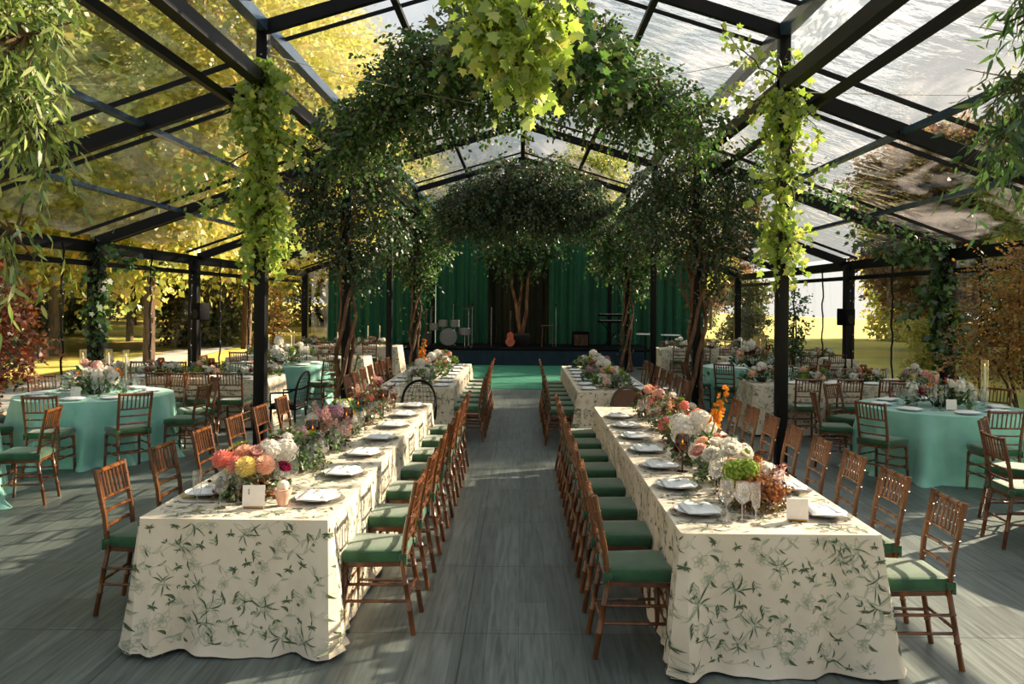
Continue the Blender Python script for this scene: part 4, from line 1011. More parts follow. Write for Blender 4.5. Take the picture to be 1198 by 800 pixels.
def orchid(x, y, z0, h, lean, label, mat='orange'):
    r = empty('orchid_spike', (x, y, T0), 0, label, 'flower')
    P = [(lean[0] * (t / 10) ** 1.6, lean[1] * (t / 10) ** 1.6, z0 + (h - z0) * t / 10) for t in range(11)]
    MB().tube(P, [.009 * (1 - .07 * i) for i in range(11)], 6).build('stalk', 'lime', r)
    MB().lathe([(.03, 0), (.035, .03), (.012, .06), (.01, max(.08, z0))], n=10).build('bud_vase', 'pot', r)
    for i in range(13):
        t = .5 + .5 * i / 12; k = t * 10; a = int(min(k, 9)); f = k - a; p = Vector(P[a]).lerp(Vector(P[a + 1]), f); an = i * 2.4; s = .042 * (1.15 - .6 * (i / 12))
        o = link('orchid_bloom', bloom_mesh('small', mat), r); d = Vector((math.cos(an), math.sin(an) - .5, .4)); o.location = p + d.normalized() * .022; o.scale = (s,) * 3; o.rotation_euler = d.to_track_quat('Z', 'Y').to_euler()
orchid(XR - .02, 5.95, .04, .6, (.14, .0), 'tall orange orchid spike rising above white hydrangeas on right near table')
A(XR + .02, 7.0, 'orange, coral and cream blooms, fourth arrangement on right near table', auto_blooms(21, ['orange', 'coral', 'peach', 'white', 'white', 'lime', 'peach'], 19, .42, .62, .3), 'fol', .42, .6, .28, ('fol', 'darkfol'), T=55)
A(XR + .0, 7.8, 'coral and burgundy blooms, fifth arrangement on right near table', auto_blooms(22, ['coral', 'burgundy', 'peach', 'white', 'blush'], 18, .4, .6, .32), 'fol', .4, .6, .3, ('darkfol', 'fol'), T=50)
A(XR + .0, 8.65, 'deep red and peach blooms at far end of right near table', auto_blooms(23, ['burgundy', 'peach', 'coral'], 15, .4, .6, .26), 'fol', .4, .6, .25, ('darkfol', 'fol'), T=45)
for i, (x, y) in enumerate([(XL - .06, 5.45), (XL - .02, 6.25), (XL + .08, 7.0), (XL + .03, 7.75), (XL + .16, 8.4)]):
    place(GB, (x, y, T0), 0, f'dark smoked votive goblet between flowers, {ORD[i]} from the front on left near table', 'votive goblets on the left near table', 1.18)
for i, (x, y) in enumerate([(XR + .16, 5.2), (XR - .22, 5.86), (XR + .11, 5.84), (XR + .2, 6.6), (XR - .05, 7.4), (XR - .02, 8.2)]):
    place(GB, (x, y, T0), 0, f'dark smoked votive goblet between flowers, {ORD[i]} from the front on right near table', 'votive goblets on the right near table', 1.1)
# end chairs
HA = make_host('black', 'blackweave'); HB = make_host('darkwood', 'cane')
place(HA, (XL + .28, 10.2, 0), PI, 'black hoop-backed chair at the far end of left near table', 'round backed chairs', (.82, .9, .97))
place(HB, (XR - .05, 9.82, 0), PI, 'dark wooden round-backed cane chair at the far end of right near table', 'round backed chairs', (.85, .9, .95))
place(HA, (-3.42, 11.85, 0), HP * .92, 'black round-backed chair standing beside left printed side table', 'round backed chairs', (.85, .9, .95))

# ------------------------------------------------------------------ far aisle tables
cl_far = cloth(4.35, 1.06, step=.05, rows=9, seed=5, dens=1.4)
XFL, XFR = -1.49, 1.31
cloth_obj(cl_far, XFL, 13.5, 0, 'ivory botanical-print cloth on the left far aisle table before the green carpet', 'printed cloths of the far aisle tables')
cloth_obj(cl_far, XFR, 13.2, PI, 'ivory botanical-print cloth on the right far aisle table before the green carpet', 'printed cloths of the far aisle tables')
fy = [11.55 + .6 * i for i in range(7)]
row(fy, XFL + .74, HP, 'aisle', 'FL', True); row(fy, XFL - .78, -HP, 'outer', 'FL', True)
row([y - .25 for y in fy], XFR - .72, -HP, 'aisle', 'FR', True); row([y - .25 for y in fy], XFR + .78, HP, 'outer', 'FR', True)
for i, y in enumerate(fy):
    for x0, s, w, dy, nmt in ((XFL, 1, 'aisle', 0, 'left'), (XFL, -1, 'outer', 0, 'left'), (XFR, -1, 'aisle', -.25, 'right'), (XFR, 1, 'outer', -.25, 'right')):
        setting(x0 + s * .35, y + dy, HP if s > 0 else -HP, f'{ORD[i]} from the front, {w} side of {nmt} far aisle table', f'on the {nmt} far aisle table', False)
F1 = far_arrangement(31, ['white', 'peach', 'blush', 'lime'])
F2 = far_arrangement(32, ['copper', 'peach', 'white', 'burgundy'])
F3 = far_arrangement(33, ['blush', 'magenta', 'white', 'orange'])
F4 = far_arrangement(34, ['white', 'mauve', 'lime', 'white'])
FA = [F1, F2, F3, F4]
for i, y in enumerate((12.0, 12.75, 13.5, 14.3, 15.1)):
    place(FA[[3, 0, 1, 3, 0][i]], (XFL, y, T0), i, f'{["white and mauve","cream and peach","copper and peach","white and lilac","peach and cream"][i]} flowers, {ORD[i]} from the front on left far aisle table', 'flowers on the left far aisle table', 1.15)
for i, y in enumerate((11.5, 12.3, 13.1, 13.9, 14.7)):
    place(FA[[0, 3, 1, 0, 3][i]], (XFR, y, T0), i + .5, f'{["cream and peach","white and lilac","copper and peach","peach and cream","white and mauve"][i]} flowers, {ORD[i]} from the front on right far aisle table', 'flowers on the right far aisle table', 1.15)
place(TC, (XFL + .0, 11.52, T0), .02, 'cream table card at the front of left far aisle table', scale=.95)
orchid(XFL - .05, 12.35, .04, .62, (.06, 0), 'orange-brown orchid spike on the left far aisle table', 'orange')

# ------------------------------------------------------------------ round tables
rc = roundcloth(seed=2)
def rtable(cx, cy, angs, name, far=False, hide=(), cards=True, flow=F3, tapers=(), cr=1.22):
    tname = name
    r = empty('round_table', (cx, cy, 0), 0, f'round banquet table hidden under the {name} cloth', 'table', 'tables under cloths')
    MB().lathe([(.0, .715), (.9, .715), (.905, .735), (.9, .752), (0, .752)], n=40, capb=False).build('tabletop', 'bark', r)
    for a in (.78, 2.35, 3.92, 5.5): MB().tube([(.5 * math.cos(a), .5 * math.sin(a), 0), (.5 * math.cos(a), .5 * math.sin(a), .716)], .016, 6).build('leg', 'silver', r)
    o = link('tablecloth', rc); o.location = (cx, cy, 0); o.rotation_euler = (0, 0, cx); tag(o, f'sea green satin cloth to the floor, {name}', 'tablecloth', 'sea green round cloths')
    for i, a in enumerate(angs):
        t = math.radians(a)
        lab = f'wooden chair with green cushion, {compass(a)} of {name}'
        chair(cx + cr * math.cos(t), cy + cr * math.sin(t), t + HP, lab, f'chairs at {name}', far)
        setting(cx + .66 * math.cos(t), cy + .66 * math.sin(t), t + HP, f'{compass(a)} of {name}', f'on {name}', False, not far)
    place(flow, (cx, cy, T0), 1.2, f'mixed flower centrepiece on {name}', 'round table centrepieces', (1.6, 1.25, 1.7))
    for k, (dx, dy, p) in enumerate(tapers):
        place(p, (cx + dx, cy + dy, T0), 0, f'tall cream candle, {["left","middle","right"][k] if len(tapers)==3 else ["left","right"][k]} of the candles on {name}', f'candles on {name}')
    if cards: place(TC, (cx - .05, cy - .38, T0), 0, f'cream table card before the flowers on {name}', scale=.95)
def compass(a):
    a = a % 360
    names = ['right side', 'far right side, rear', 'right rear side', 'rear right of centre', 'rear side', 'rear left of centre', 'left rear side', 'far left side, rear', 'left side', 'far left side, front', 'left front side', 'front left of centre', 'front side', 'front right of centre', 'right front side', 'far right side, front']
    return names[int((a + 11.25) // 22.5) % 16]
rtable(-5.42, 10.25, [-84, -46, -6, 34, 72, 112, 145, 196, 234], 'left front round table', flow=F3, tapers=((-.22, .1, TP1), (.06, .2, TP1), (.36, .05, TP1)))
rtable(5.08, 9.75, [170, 215, 268, 308, 350, 35, 80, 125], 'right front round table', flow=F3, tapers=((-.26, .1, TP2), (-.02, .05, TP2), (.62, .12, TP1)))
rtable(-4.6, 15.3, [-80, -35, 10, 180, 230], 'left rear round table', True, cards=False, flow=F4, tapers=((-.2, 0, TP3), (.2, .1, TP3)))
rtable(4.45, 15.5, [200, 235, 275, 315, 0, 60, 120], 'right rear round table', True, cards=False, flow=F2, tapers=((-.2, 0, TP3), (.2, .1, TP3)))
# tables just outside the frame, of which only chairs reach in
cloth_obj(rc, -6.0, 7.55, 1, 'sea green satin cloth at the left frame edge', 'sea green round cloths')
chair(-4.82, 7.85, HP + .15, 'wooden chair with green cushion at left picture edge, facing left, nearest camera', 'chairs at the left picture edge')
chair(-5.05, 6.75, HP - .6, 'wooden chair with green cushion cut by left picture edge', 'chairs at the left picture edge')
cloth_obj(rc, 5.55, 6.6, 2, 'sea green satin cloth at the right frame edge', 'sea green round cloths')
chair(4.22, 6.75, -HP - .1, 'wooden chair with green cushion facing right, at right picture edge', 'chairs at the right picture edge')
chair(4.62, 7.55, -HP - .7, 'wooden chair with green cushion behind the right edge chair', 'chairs at the right picture edge')

# ------------------------------------------------------------------ printed side tables (long side across)
cl_side = cloth(2.9, .95, step=.045, rows=9, seed=8, dens=1.4)
def sidetable(cx, cy, name, chairsx, far, rear=True, flows=(0, 2, 3), cand=2):
    cloth_obj(cl_side, cx, cy, HP, f'ivory botanical-print cloth, {name}', 'printed cloths of the side tables')
    for i, x in enumerate(chairsx):
        chair(cx + x, cy - .72, 0, f'wooden chair with green cushion, {ORD[i]} from the left, front of {name}', f'chairs at {name}', far)
        if rear: chair(cx + x, cy + .72, PI, f'wooden chair with green cushion, {ORD[i]} from the left, behind {name}', f'chairs at {name}', True)
        for s, w in ((-1, 'front'), (1, 'rear')):
            setting(cx + x, cy + s * .3, 0 if s < 0 else PI, f'{ORD[i]} from the left, {w} side of {name}', f'on {name}', False, False if far else True)
    for i, f in enumerate(flows):
        place(FA[f], (cx + (i - (len(flows) - 1) / 2) * .8, cy, T0), HP + i * .2, f'mixed flowers, {ORD[i]} from the left on {name}', f'flowers on {name}', (.9, 1.1, 1))
    for i in range(cand):
        place(GB, (cx - .4 + .8 * i, cy + .02, T0), 0, f'smoked votive goblet, {ORD[i]} from the left on {name}', f'goblets on {name}', 1.15)
sidetable(-5.32, 12.75, 'left printed side table', [-1.15, -.58, .0, .55, 1.05], False, flows=(3, 2, 0, 2))
sidetable(-4.75, 17.3, 'left middle side table', [-1.0, -.4, .2, .8], True, flows=(0, 3, 2), cand=1)
sidetable(-4.7, 21.6, 'left rear side table', [-1.0, -.4, .2, .8], True, flows=(0, 3, 2), cand=0)
sidetable(4.98, 12.6, 'right printed side table', [-.8, -.2, .4, 1.0], False, flows=(1, 0, 2, 3))
sidetable(6.0, 18.2, 'right middle side table', [-1.0, -.4, .2, .8], True, flows=(0, 3, 2), cand=1)
sidetable(5.1, 21.6, 'right rear side table', [-1.0, -.4, .2, .8], True, flows=(3, 0, 3), cand=0)
for i, (x, y) in enumerate([(-3.95, 17.3), (-4.9, 17.35), (-4.1, 21.5), (-3.8, 21.6)]):
    place(TP3, (x, y, T0), 0, f'tall cream taper candle on {"left middle" if i < 2 else "left rear"} side table, {"right" if i % 2 == 0 else "left"} one', 'tapers on the left side tables')
# loudspeakers
for s, x, y in ((-1, -6.75, 16.9), (1, 6.95, 17.2)):
    r = empty('loudspeaker', (x, y, 1.55), s * .5, f'small black loudspeaker on a pole by the {sides[s]} clear wall', 'speaker', 'loudspeakers')
    MB().box((0, 0, .17), (.28, .26, .36), bev=.02).build('cabinet', 'plastic', r)
    b = MB().lathe([(.0, 0), (.1, .0), (.1, .01), (0, .012)], n=20, capb=False); o = b.build('driver', 'black', r); o.location = (0, -.13, .12); o.rotation_euler = (HP, 0, 0)
    r2 = empty('speaker_stand', (x, y, 0), 0, f'thin black tripod stand under the {sides[s]} loudspeaker', 'stand', 'speaker stands')
    MB().tube([(0, 0, .1), (0, 0, 1.55)], .018, 8).build('pole', 'black', r2)
    for k in range(3):
        a = k * 2.094 + .3; MB().tube([(0, 0, .7), (.35 * math.cos(a), .35 * math.sin(a), .01)], .011, 6).build('leg', 'black', r2)

# ------------------------------------------------------------------ things on the stage
ZT = .522
r = empty('drum_kit', (-2.35, 26.2, ZT), 0, 'grey drum kit with brass cymbals on the left of the stage', 'drums')
o = MB().lathe([(0, 0), (.27, 0), (.28, .02), (.28, .38), (.27, .4), (0, .4)], n=28, capb=False).build('bass_drum', 'drum', r); o.rotation_euler = (HP, 0, 0); o.location = (0, .1, .29)
for x, y, z, q in ((-.2, .0, .62, .15), (.18, 0, .62, .15), (.5, .1, .35, .2), (-.48, .1, .5, .17)):
    MB().lathe([(0, 0), (q, 0), (q, .22), (0, .22)], (x, y, z), 20, capb=False).build('tom', 'drum', r)
    MB().tube([(x, y + .02, 0), (x, y + .02, z)], .012, 6).build('stand', 'silver', r)
for x, y, z in ((-.62, .2, 1.15), (.62, .2, 1.2), (.1, .35, 1.35)):
    MB().tube([(x, y, 0), (x, y, z)], .011, 6).build('stand', 'silver', r); MB().lathe([(0, .02), (.05, .02), (.22, 0)], (x, y, z), 22, capb=False).build('cymbal', 'brass', r)
def guitar(x, y, mat, label):
    r = empty('guitar', (x, y, ZT), 0, label, 'guitar')
    out = []
    for i in range(28):
        a = 2 * PI * i / 28; z = .24 + .24 * math.sin(a); w = .17 if z < .24 else .135; q = 1 - .25 * math.exp(-((z - .28) / .07) ** 2); out.append((w * math.cos(a) * q, z))
    o = MB().prism(out, -.045, .045).build('body', mat, r); o.rotation_euler = (-.12, 0, 0)
    o = MB().box((0, -.03, .75), (.05, .022, .62), bev=.006).box((0, -.03, 1.1), (.075, .02, .13), bev=.01).build('neck', 'bark', r); o.rotation_euler = (-.12, 0, 0)
    MB().tube([(-.15, .25, 0), (0, .1, .4), (.15, .25, 0)], .01, 6).build('stand', 'black', r)
guitar(-.35, 25.9, 'guitar', 'orange red guitar on a stand at stage centre by the tree')
guitar(-3.0, 25.4, 'darkwood', 'dark guitar leaning at the left end of the stage')
for x, y, lab in ((-1.55, 25.4, 'thin microphone stand left of the orange guitar'), (-.95, 25.6, 'microphone stand just left of the orange guitar'), (1.1, 25.5, 'microphone stand right of the stage tree'), (-2.9, 26.0, 'microphone stand behind the dark guitar')):
    r = empty('microphone_stand', (x, y, ZT), 0, lab, 'stand', 'microphone stands')
    MB().lathe([(.13, 0), (.13, .015), (.02, .03)], n=18).build('base', 'black', r); MB().tube([(0, 0, .02), (0, 0, 1.3)], .01, 6).build('pole', 'silver', r)
    MB().tube([(0, 0, 1.3), (0, -.12, 1.38)], [.015, .025], 8).build('microphone', 'black', r)
r = empty('keyboard', (2.95, 25.6, ZT), 0, 'black two-tier keyboard on crossed stand, right part of the stage', 'keyboard')
for z in (.85, 1.05):
    MB().box((0, 0, z), (1.0, .3, .07), bev=.01).build('case', 'plastic', r); MB().box((0, -.07, z + .038), (.9, .13, .008)).build('keys', 'porcelain', r)
for s in (-1, 1): MB().tube([(-.4 * s, 0, 0), (.4 * s, 0, .82)], .016, 6).build('leg', 'black', r)
r = empty('amplifier', (1.95, 26.3, ZT), 0, 'small black amplifier beside the keyboard on the stage', 'amplifier')
MB().box((0, 0, .25), (.55, .3, .5), bev=.02).build('cabinet', 'plastic', r); MB().box((0, -.155, .22), (.46, .01, .36)).build('grille', 'bark', r)
r = empty('stage_monitor', (-.55, 25.5, ZT), 0, 'white cone shaped lamp standing on the stage edge', 'lamp') if False else None
r = empty('stool', (.85, 26.2, ZT), 0, 'brown wooden stool right of the stage tree', 'stool')
MB().box((0, 0, .68), (.4, .35, .04), bev=.01).build('seat', 'wood', r)
for sx in (-1, 1):
    for sy in (-1, 1): MB().tube([(sx * .18, sy * .15, 0), (sx * .15, sy * .12, .66)], .014, 6).build('leg', 'wood', r)
# bar tables right of the stage
for i, x in enumerate((3.7, 4.35)):
    r = empty('cocktail_table', (x, 23.9 - i * .5, 0), 0, f'slim high black table with pale top right of the stage, {["left","right"][i]} one', 'table', 'slim high tables')
    MB().lathe([(0, 1.03), (.28, 1.03), (.29, 1.045), (.28, 1.06), (0, 1.06)], n=24, capb=False).build('top', 'porcelain', r)
    MB().tube([(0, 0, .02), (0, 0, 1.03)], .03, 8).build('pole', 'black', r); MB().lathe([(.25, 0), (.25, .015), (.03, .04)], n=20).build('base', 'black', r)
# ------------------------------------------------------------------ hanging greenery
def greenery(name, label, cat, blobs, T, L, tl, size, tmpl, mat, droop=.6, extra=None, group=None, loc=None, branches=.15, br=.006, flat=.6, shell=.45):
    bl = np.array(blobs, float); c = bl[:, :3].mean(axis=0) if loc is None else np.array(loc); bl[:, :3] -= c
    r = empty(name, tuple(c), 0, label, cat, group)
    o, (P0, td, ln) = leafball('leaves', [tuple(q) for q in bl], T, L, tl, size, tmpl, mat, droop, flat, shell, r)
    b = MB(); k = max(1, int(1 / branches))
    cen = bl[:, :3]
    for i in range(0, len(P0), k):
        p = P0[i]; q = cen[np.argmin(np.linalg.norm(cen - p, axis=1))]; m = (p + q) / 2 + rng.normal(size=3) * .08
        b.tube([tuple(q), tuple(m), tuple(p), tuple(p + td[i] * ln[i])], [br * 1.6, br, br * .7, br * .3], 4)
    b.build('branch', 'bark', r)
    return r
# upper cloud across the nave, an arch springing from both rows of posts
arc = []
for i in range(15):
    t = i / 14; x = -2.25 + 4.35 * t; z = 4.25 + 1.12 * math.sin(PI * t) ** .75
    arc.append((x, 10.4 + .35 * math.sin(i * 1.7), z, .42, .55, .36 + .1 * math.sin(PI * t)))
arc += [(-1.7, 10.5, 4.35, .55, .5, .4), (-1.0, 10.4, 4.5, .55, .5, .4), (.9, 10.3, 4.7, .6, .5, .4), (1.5, 10.4, 4.4, .5, .45, .35), (-2.3, 10.5, 4.0, .3, .4, .35), (-.2, 10.6, 4.75, .7, .5, .35)]
greenery('hanging_greenery', 'wide dark leafy hanging arch under the roof ridge, nearer of the two clouds', 'greenery', arc, 3700, 9, .26, .062, T_OVAL, 'cloudleaf', .55, branches=.12)
# lower cloud, farther
low = [(-1.1, 16.6, 4.0, .55, .7, .5), (-.4, 16.6, 4.45, .7, .8, .5), (.4, 16.6, 4.5, .75, .8, .5), (1.1, 16.6, 4.2, .6, .7, .5), (-.7, 16.6, 3.7, .5, .6, .4), (0, 16.6, 3.9, .8, .7, .45), (.8, 16.6, 3.75, .6, .6, .4), (1.5, 16.7, 3.85, .35, .5, .35), (-1.5, 16.6, 3.7, .35, .5, .35)]
greenery('hanging_greenery', 'rounded dark leafy hanging mound above the stage, farther of the two clouds', 'greenery', low, 3300, 9, .26, .06, T_OVAL, 'deepleaf', .7, branches=.12)
# bright maple branch in the centre
ctr = [(-.28, 6.3, 4.35, .25, .2, .22), (-.1, 6.3, 4.15, .28, .2, .25), (.05, 6.35, 4.35, .28, .2, .25), (-.02, 6.3, 3.9, .2, .15, .16), (-.3, 6.3, 4.1, .15, .15, .15), (.02, 6.3, 3.72, .12, .1, .1), (.2, 6.3, 4.2, .12, .12, .15)]
greenery('maple_branch', 'bright yellow-green maple branch hanging in the centre foreground', 'branch', ctr, 170, 6, .2, .1, T_MAPLE, 'vine', .9, branches=.3)
# second darker part behind it
greenery('maple_branch', 'deeper green maple branch just behind the bright central one', 'branch', [(.3, 8.6, 4.95, .55, .4, .3), (-.4, 8.6, 5.0, .5, .4, .3), (.75, 8.6, 4.6, .3, .3, .3)], 220, 7, .28, .1, T_MAPLE, 'cloudleaf', .7, branches=.3)

# vines climbing the nearest inner posts
def vine(x, y, z0, z1, label, mat, size, tmpl, T, width, arms=(), group='vines on the posts', per=60):
    r = empty('climbing_vine', (x, y, 0), 0, label, 'vine', group)
    paths = []
    for k in range(3):
        ph = k * 2.1; paths.append(np.array([(.11 * math.cos(ph + t * .55), .11 * math.sin(ph + t * .55), z0 + (z1 - z0) * t / 24) for t in range(25)]))
    for (dx, dy, za, dz, sag) in arms: paths.append(strand((0, 0, za), (dx, dy, za + dz), sag, 12, .02))
    stems('vine_stem', paths, .011, 'bark', r)
    P1, D1 = strandleaves(paths[3:] or paths, per, .085); nb = max(2, int((z1 - z0) / .3))
    bl = [(width * .25 * math.sin(i * 2.2), width * .2 * math.cos(i * 1.7), z0 + (z1 - z0) * (i + .5) / nb, width * (.6 + .4 * math.sin(i * 1.3 + 1)), width * .6, .3) for i in range(nb)]
    P2, D2, *_ = twigs(bl, T, 6, .2, .9, .3)
    P = np.vstack([P1, P2]); D = np.vstack([D1, D2])
    link('leaves', leafmesh('leaves', P, D, size * (.6 + .8 * rng.random(len(P))), tmpl, mat, flat=.6), r)
    return r
vine(-XC, 9.3, 2.55, 4.7, 'bright sunlit maple vine cascading down the nearest left inner post', 'vine', .085, T_MAPLE, 330, .28, [(-.85, -.2, 3.9, -.75, .1), (-.6, .1, 3.5, -.5, .05), (.55, -.1, 4.2, -.6, .1), (.7, .2, 4.0, -.25, -.05), (.35, -.2, 3.3, -.6, 0)], per=80)
vine(XC, 9.3, 2.5, 4.9, 'sunlit maple vine climbing the nearest right inner post', 'vine', .08, T_MAPLE, 190, .26, [(-.8, -.2, 4.6, .55, .1), (-.75, 0, 4.4, .1, .1), (.4, -.1, 3.9, -.3, .1), (-.5, -.2, 3.6, -.3, .05), (.35, 0, 4.4, -.4, 0)], per=65)
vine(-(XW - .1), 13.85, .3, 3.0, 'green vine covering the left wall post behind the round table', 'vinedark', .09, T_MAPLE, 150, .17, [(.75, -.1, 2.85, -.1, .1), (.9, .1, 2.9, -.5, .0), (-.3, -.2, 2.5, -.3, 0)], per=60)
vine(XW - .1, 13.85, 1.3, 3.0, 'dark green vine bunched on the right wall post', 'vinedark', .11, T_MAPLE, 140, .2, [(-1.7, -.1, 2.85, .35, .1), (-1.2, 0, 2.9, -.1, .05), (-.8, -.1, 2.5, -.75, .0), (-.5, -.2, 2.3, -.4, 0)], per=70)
# corner foliage hanging from the posts beside the camera
greenery('willow_vine', 'long-leaved pale vine hanging at the upper left picture edge', 'vine', [(-2.88, 4.6, 4.15, .22, .25, .45), (-2.85, 4.6, 3.5, .16, .2, .4), (-2.85, 4.6, 3.1, .14, .15, .25), (-2.75, 4.6, 2.95, .12, .1, .12), (-3.1, 4.6, 3.8, .2, .3, .8), (-2.9, 4.6, 2.35, .12, .12, .15)], 400, 9, .24, .085, T_WILLOW, 'willow', .9, branches=.3, flat=.7)
greenery('willow_vine', 'long-leaved green vine hanging at the upper right picture edge', 'vine', [(2.95, 4.6, 3.7, .12, .2, .35), (2.9, 4.6, 3.25, .2, .2, .25), (2.95, 4.6, 3.0, .22, .2, .15), (3.1, 4.6, 3.4, .2, .2, .6), (2.72, 4.6, 3.0, .1, .12, .12)], 220, 8, .24, .085, T_WILLOW, 'vinedark', .9, branches=.3, flat=.7)
# garland on right purlins
P = [strand((3.2, 11.8, 4.45), (7.2, 13.7, 3.05), .25, 16, .03), strand((3.2, 11.8, 4.4), (5.2, 12.4, 3.7), .35, 12, .03)]
r = empty('leafy_garland', (0, 0, 0), 0, 'thin dark garland draped under the right roof towards the wall post', 'garland')
stems('stem', P, .008, 'bark', r); p, d = strandleaves(P, 75, .08); link('leaves', leafmesh('leaves', p, d, .075 * (.6 + .8 * rng.random(len(p))), T_OVAL, 'cloudleaf', flat=.7), r)

# trees wrapped round the inner posts
def post_tree(x, y, label, H=5.0, lo=2.6, wide=1.25, T=900, mat='deepleaf', bl=None, s=.085):
    r = empty('indoor_tree', (x, y, 0), 0, label, 'tree', 'twisted trees around inner posts')
    paths = []
    for k in range(4):
        ph = k * 1.57 + x; n = 20
        paths.append(np.array([((.12 + .05 * math.sin(t * .9 + k)) * math.cos(ph + t * .33), (.12 + .05 * math.sin(t * .9 + k)) * math.sin(ph + t * .33), 3.6 * t / (n - 1)) for t in range(n)]))
    stems('trunk', paths, .045, 'vinebark', r, 7)
    lim = []
    for k in range(16):
        a = rng.random() * 6.28; z = 1.5 + 2.4 * rng.random(); L = (.4 + .8 * rng.random()) * wide * (.5 if z < 2.3 else .9)
        lim.append(strand((0, 0, z), (L * math.cos(a), L * .7 * math.sin(a), z + .3 + .9 * rng.random()), 0, 9, .05))
    stems('limb', lim, .017, 'vinebark', r, 5)
    blobs = bl or [(.0, 0, lo + .4, wide * .35, .35, .4), (wide * .5, 0, 3.4, wide * .4, .4, .5), (-wide * .5, 0, 3.4, wide * .4, .4, .5), (0, 0, 4.0, wide * .6, .5, .6), (-wide * .55, 0, 4.1, .4, .4, .4), (wide * .5, 0, 4.2, .4, .4, .4), (0, 0, 4.7, .5, .4, .35), (wide * .2, 0, 2.6, .25, .25, .4)]
    leafball('leaves', blobs, T, 8, .3, s, T_OVAL, mat, .6, .6, .4, r)
    P, D = strandleaves(paths, 10, .14); link('trunk_leaves', leafmesh('trunk_leaves', P, D, .07 * (.6 + .8 * rng.random(len(P))), T_OVAL, 'vinedark', flat=.7), r)
    return r
post_tree(-XC, 13.9, 'large leafy tree twisted around the second left inner post', T=1550, s=.062)
post_tree(XC, 13.9, 'large leafy tree twisted around the second right inner post', T=1700, wide=1.4, s=.062)
post_tree(-XC, 23.0, 'smaller lit tree twisted around the rear left inner post', T=700, mat='cloudleaf', wide=1.1, s=.1)
post_tree(XC, 23.0, 'smaller tree twisted around the rear right inner post', T=800, mat='cloudleaf', wide=1.3, s=.1)
# tree on the stage
r = empty('stage_tree', (-.02, 26.6, ZT), 0, 'slender pale-barked tree with forked trunk in the middle of the stage', 'tree')
pp = [strand((.0, 0, .3), (-.5, 0, 3.4), 0, 12, .03), strand((.06, 0, .3), (.42, 0, 3.6), 0, 12, .03), strand((.02, 0, .3), (.05, .1, 2.8), 0, 12, .03)]
stems('trunk', pp, .07, 'birch', r, 7)
MB().lathe([(.22, 0), (.3, .15), (.32, .36), (.28, .4)], n=20, capt=True).build('pot', 'pot', r)
leafball('leaves', [(-.6, 0, 3.2, .8, .6, .5), (.5, 0, 3.4, .9, .6, .6), (0, 0, 3.6, 1.2, .6, .6), (0, 0, 2.8, .8, .5, .4)], 700, 8, .35, .1, T_OVAL, 'vinedark', .6, .6, .4, r)

# potted and young trees near the walls
def young(name, x, y, z0, h, blobs, label, cat, mat, tmpl, size, T, pot=True, tl=.25, droop=.2, tr=.03):
    r = empty(name, (x, y, z0), 0, label, cat)
    paths = [strand((0, 0, .1), (bx * .8, by * .8, bz), 0, 10, .025) for bx, by, bz, *_ in blobs]
    stems('trunk', paths, tr, 'bark', r, 6)
    if pot: MB().lathe([(.2, 0), (.27, .3), (.28, .42), (.25, .44)], n=20, capt=True).build('pot', 'pot', r)
    o, (P0, td, ln) = leafball('leaves', blobs, T, 8, tl, size, tmpl, mat, droop, .5, .3, r)
    return r
young('japanese_maple', -7.02, 10.45, 0, 3, [(-.1, 0, 2.5, .45, .4, .5), (.0, 0, 1.9, .6, .5, .45), (.2, 0, 1.3, .6, .5, .4), (-.4, 0, 1.2, .5, .5, .45), (-.3, 0, .8, .5, .4, .3), (.35, 0, 1.9, .35, .3, .2)], 'rusty red japanese maple standing at the left wall', 'tree', 'maple', T_MAPLE, .055, 800)
young('autumn_tree', 6.85, 10.9, 0, 3, [(-.1, 0, 2.4, .5, .5, .4), (-.3, 0, 1.8, .6, .5, .45), (.2, 0, 1.9, .5, .5, .5), (-.6, 0, 1.3, .5, .4, .25), (.1, 0, 1.25, .5, .4, .3), (.3, 0, 2.6, .4, .4, .3)], 'orange and olive autumn tree with thin trunk at the right edge', 'tree', 'autumn', T_OVAL, .05, 1000)
young('slender_tree', 5.95, 17.6, 0, 3, [(0, 0, 2.0, .2, .2, .35), (0, 0, 1.5, .27, .25, .3), (0, 0, 1.1, .28, .25, .25), (.05, 0, .8, .2, .2, .2)], 'slender young green tree by the right clear wall', 'tree', 'vinedark', T_OVAL, .07, 150, droop=-.2)
young('slender_tree', -6.3, 20.5, 0, 3, [(0, 0, 1.9, .25, .25, .4), (0, 0, 1.3, .35, .3, .35), (-.1, 0, .8, .3, .3, .3)], 'small copper leaved tree by the left wall near the curtain', 'tree', 'autumn', T_OVAL, .08, 130, droop=-.1)

# ------------------------------------------------------------------ trees outside
def tree_meshes(seed, mat, H, R, T, size, L=6, tl=.9, low=.28):
    Rn = random.Random(seed); bl = []
    for i in range(16):
        a = Rn.uniform(0, 6.28); q = Rn.random() ** .6; z = H * (low + (1 - low) * Rn.random()); rr = R * (1 - .55 * abs((z / H - .55) / .45)) * q * .8
        bl.append((rr * math.cos(a), rr * math.sin(a), min(z, H * .9), R * Rn.uniform(.3, .5), R * Rn.uniform(.3, .5), H * .11))
    P, D, P0, td, ln = twigs(bl, T, L, tl, .4, .6)
    lm = leafmesh('leaves', P, D, size * (.6 + .8 * rng.random(len(P))), T_QUAD, mat, flat=.8)
    b = MB(); b.tube([(0, 0, -.5), (.1, .05, H * .3), (0, .1, H * .75)], [H * .012, H * .009, H * .004], 8)
    for q in bl: b.tube([(0, .05, max(H * .2, q[2] * .55)), (q[0] * .5, q[1] * .5, q[2] * .85), q[:3]], [H * .009, H * .005, .02], 5)
    return lm, b.mesh('trunk', 'bark')
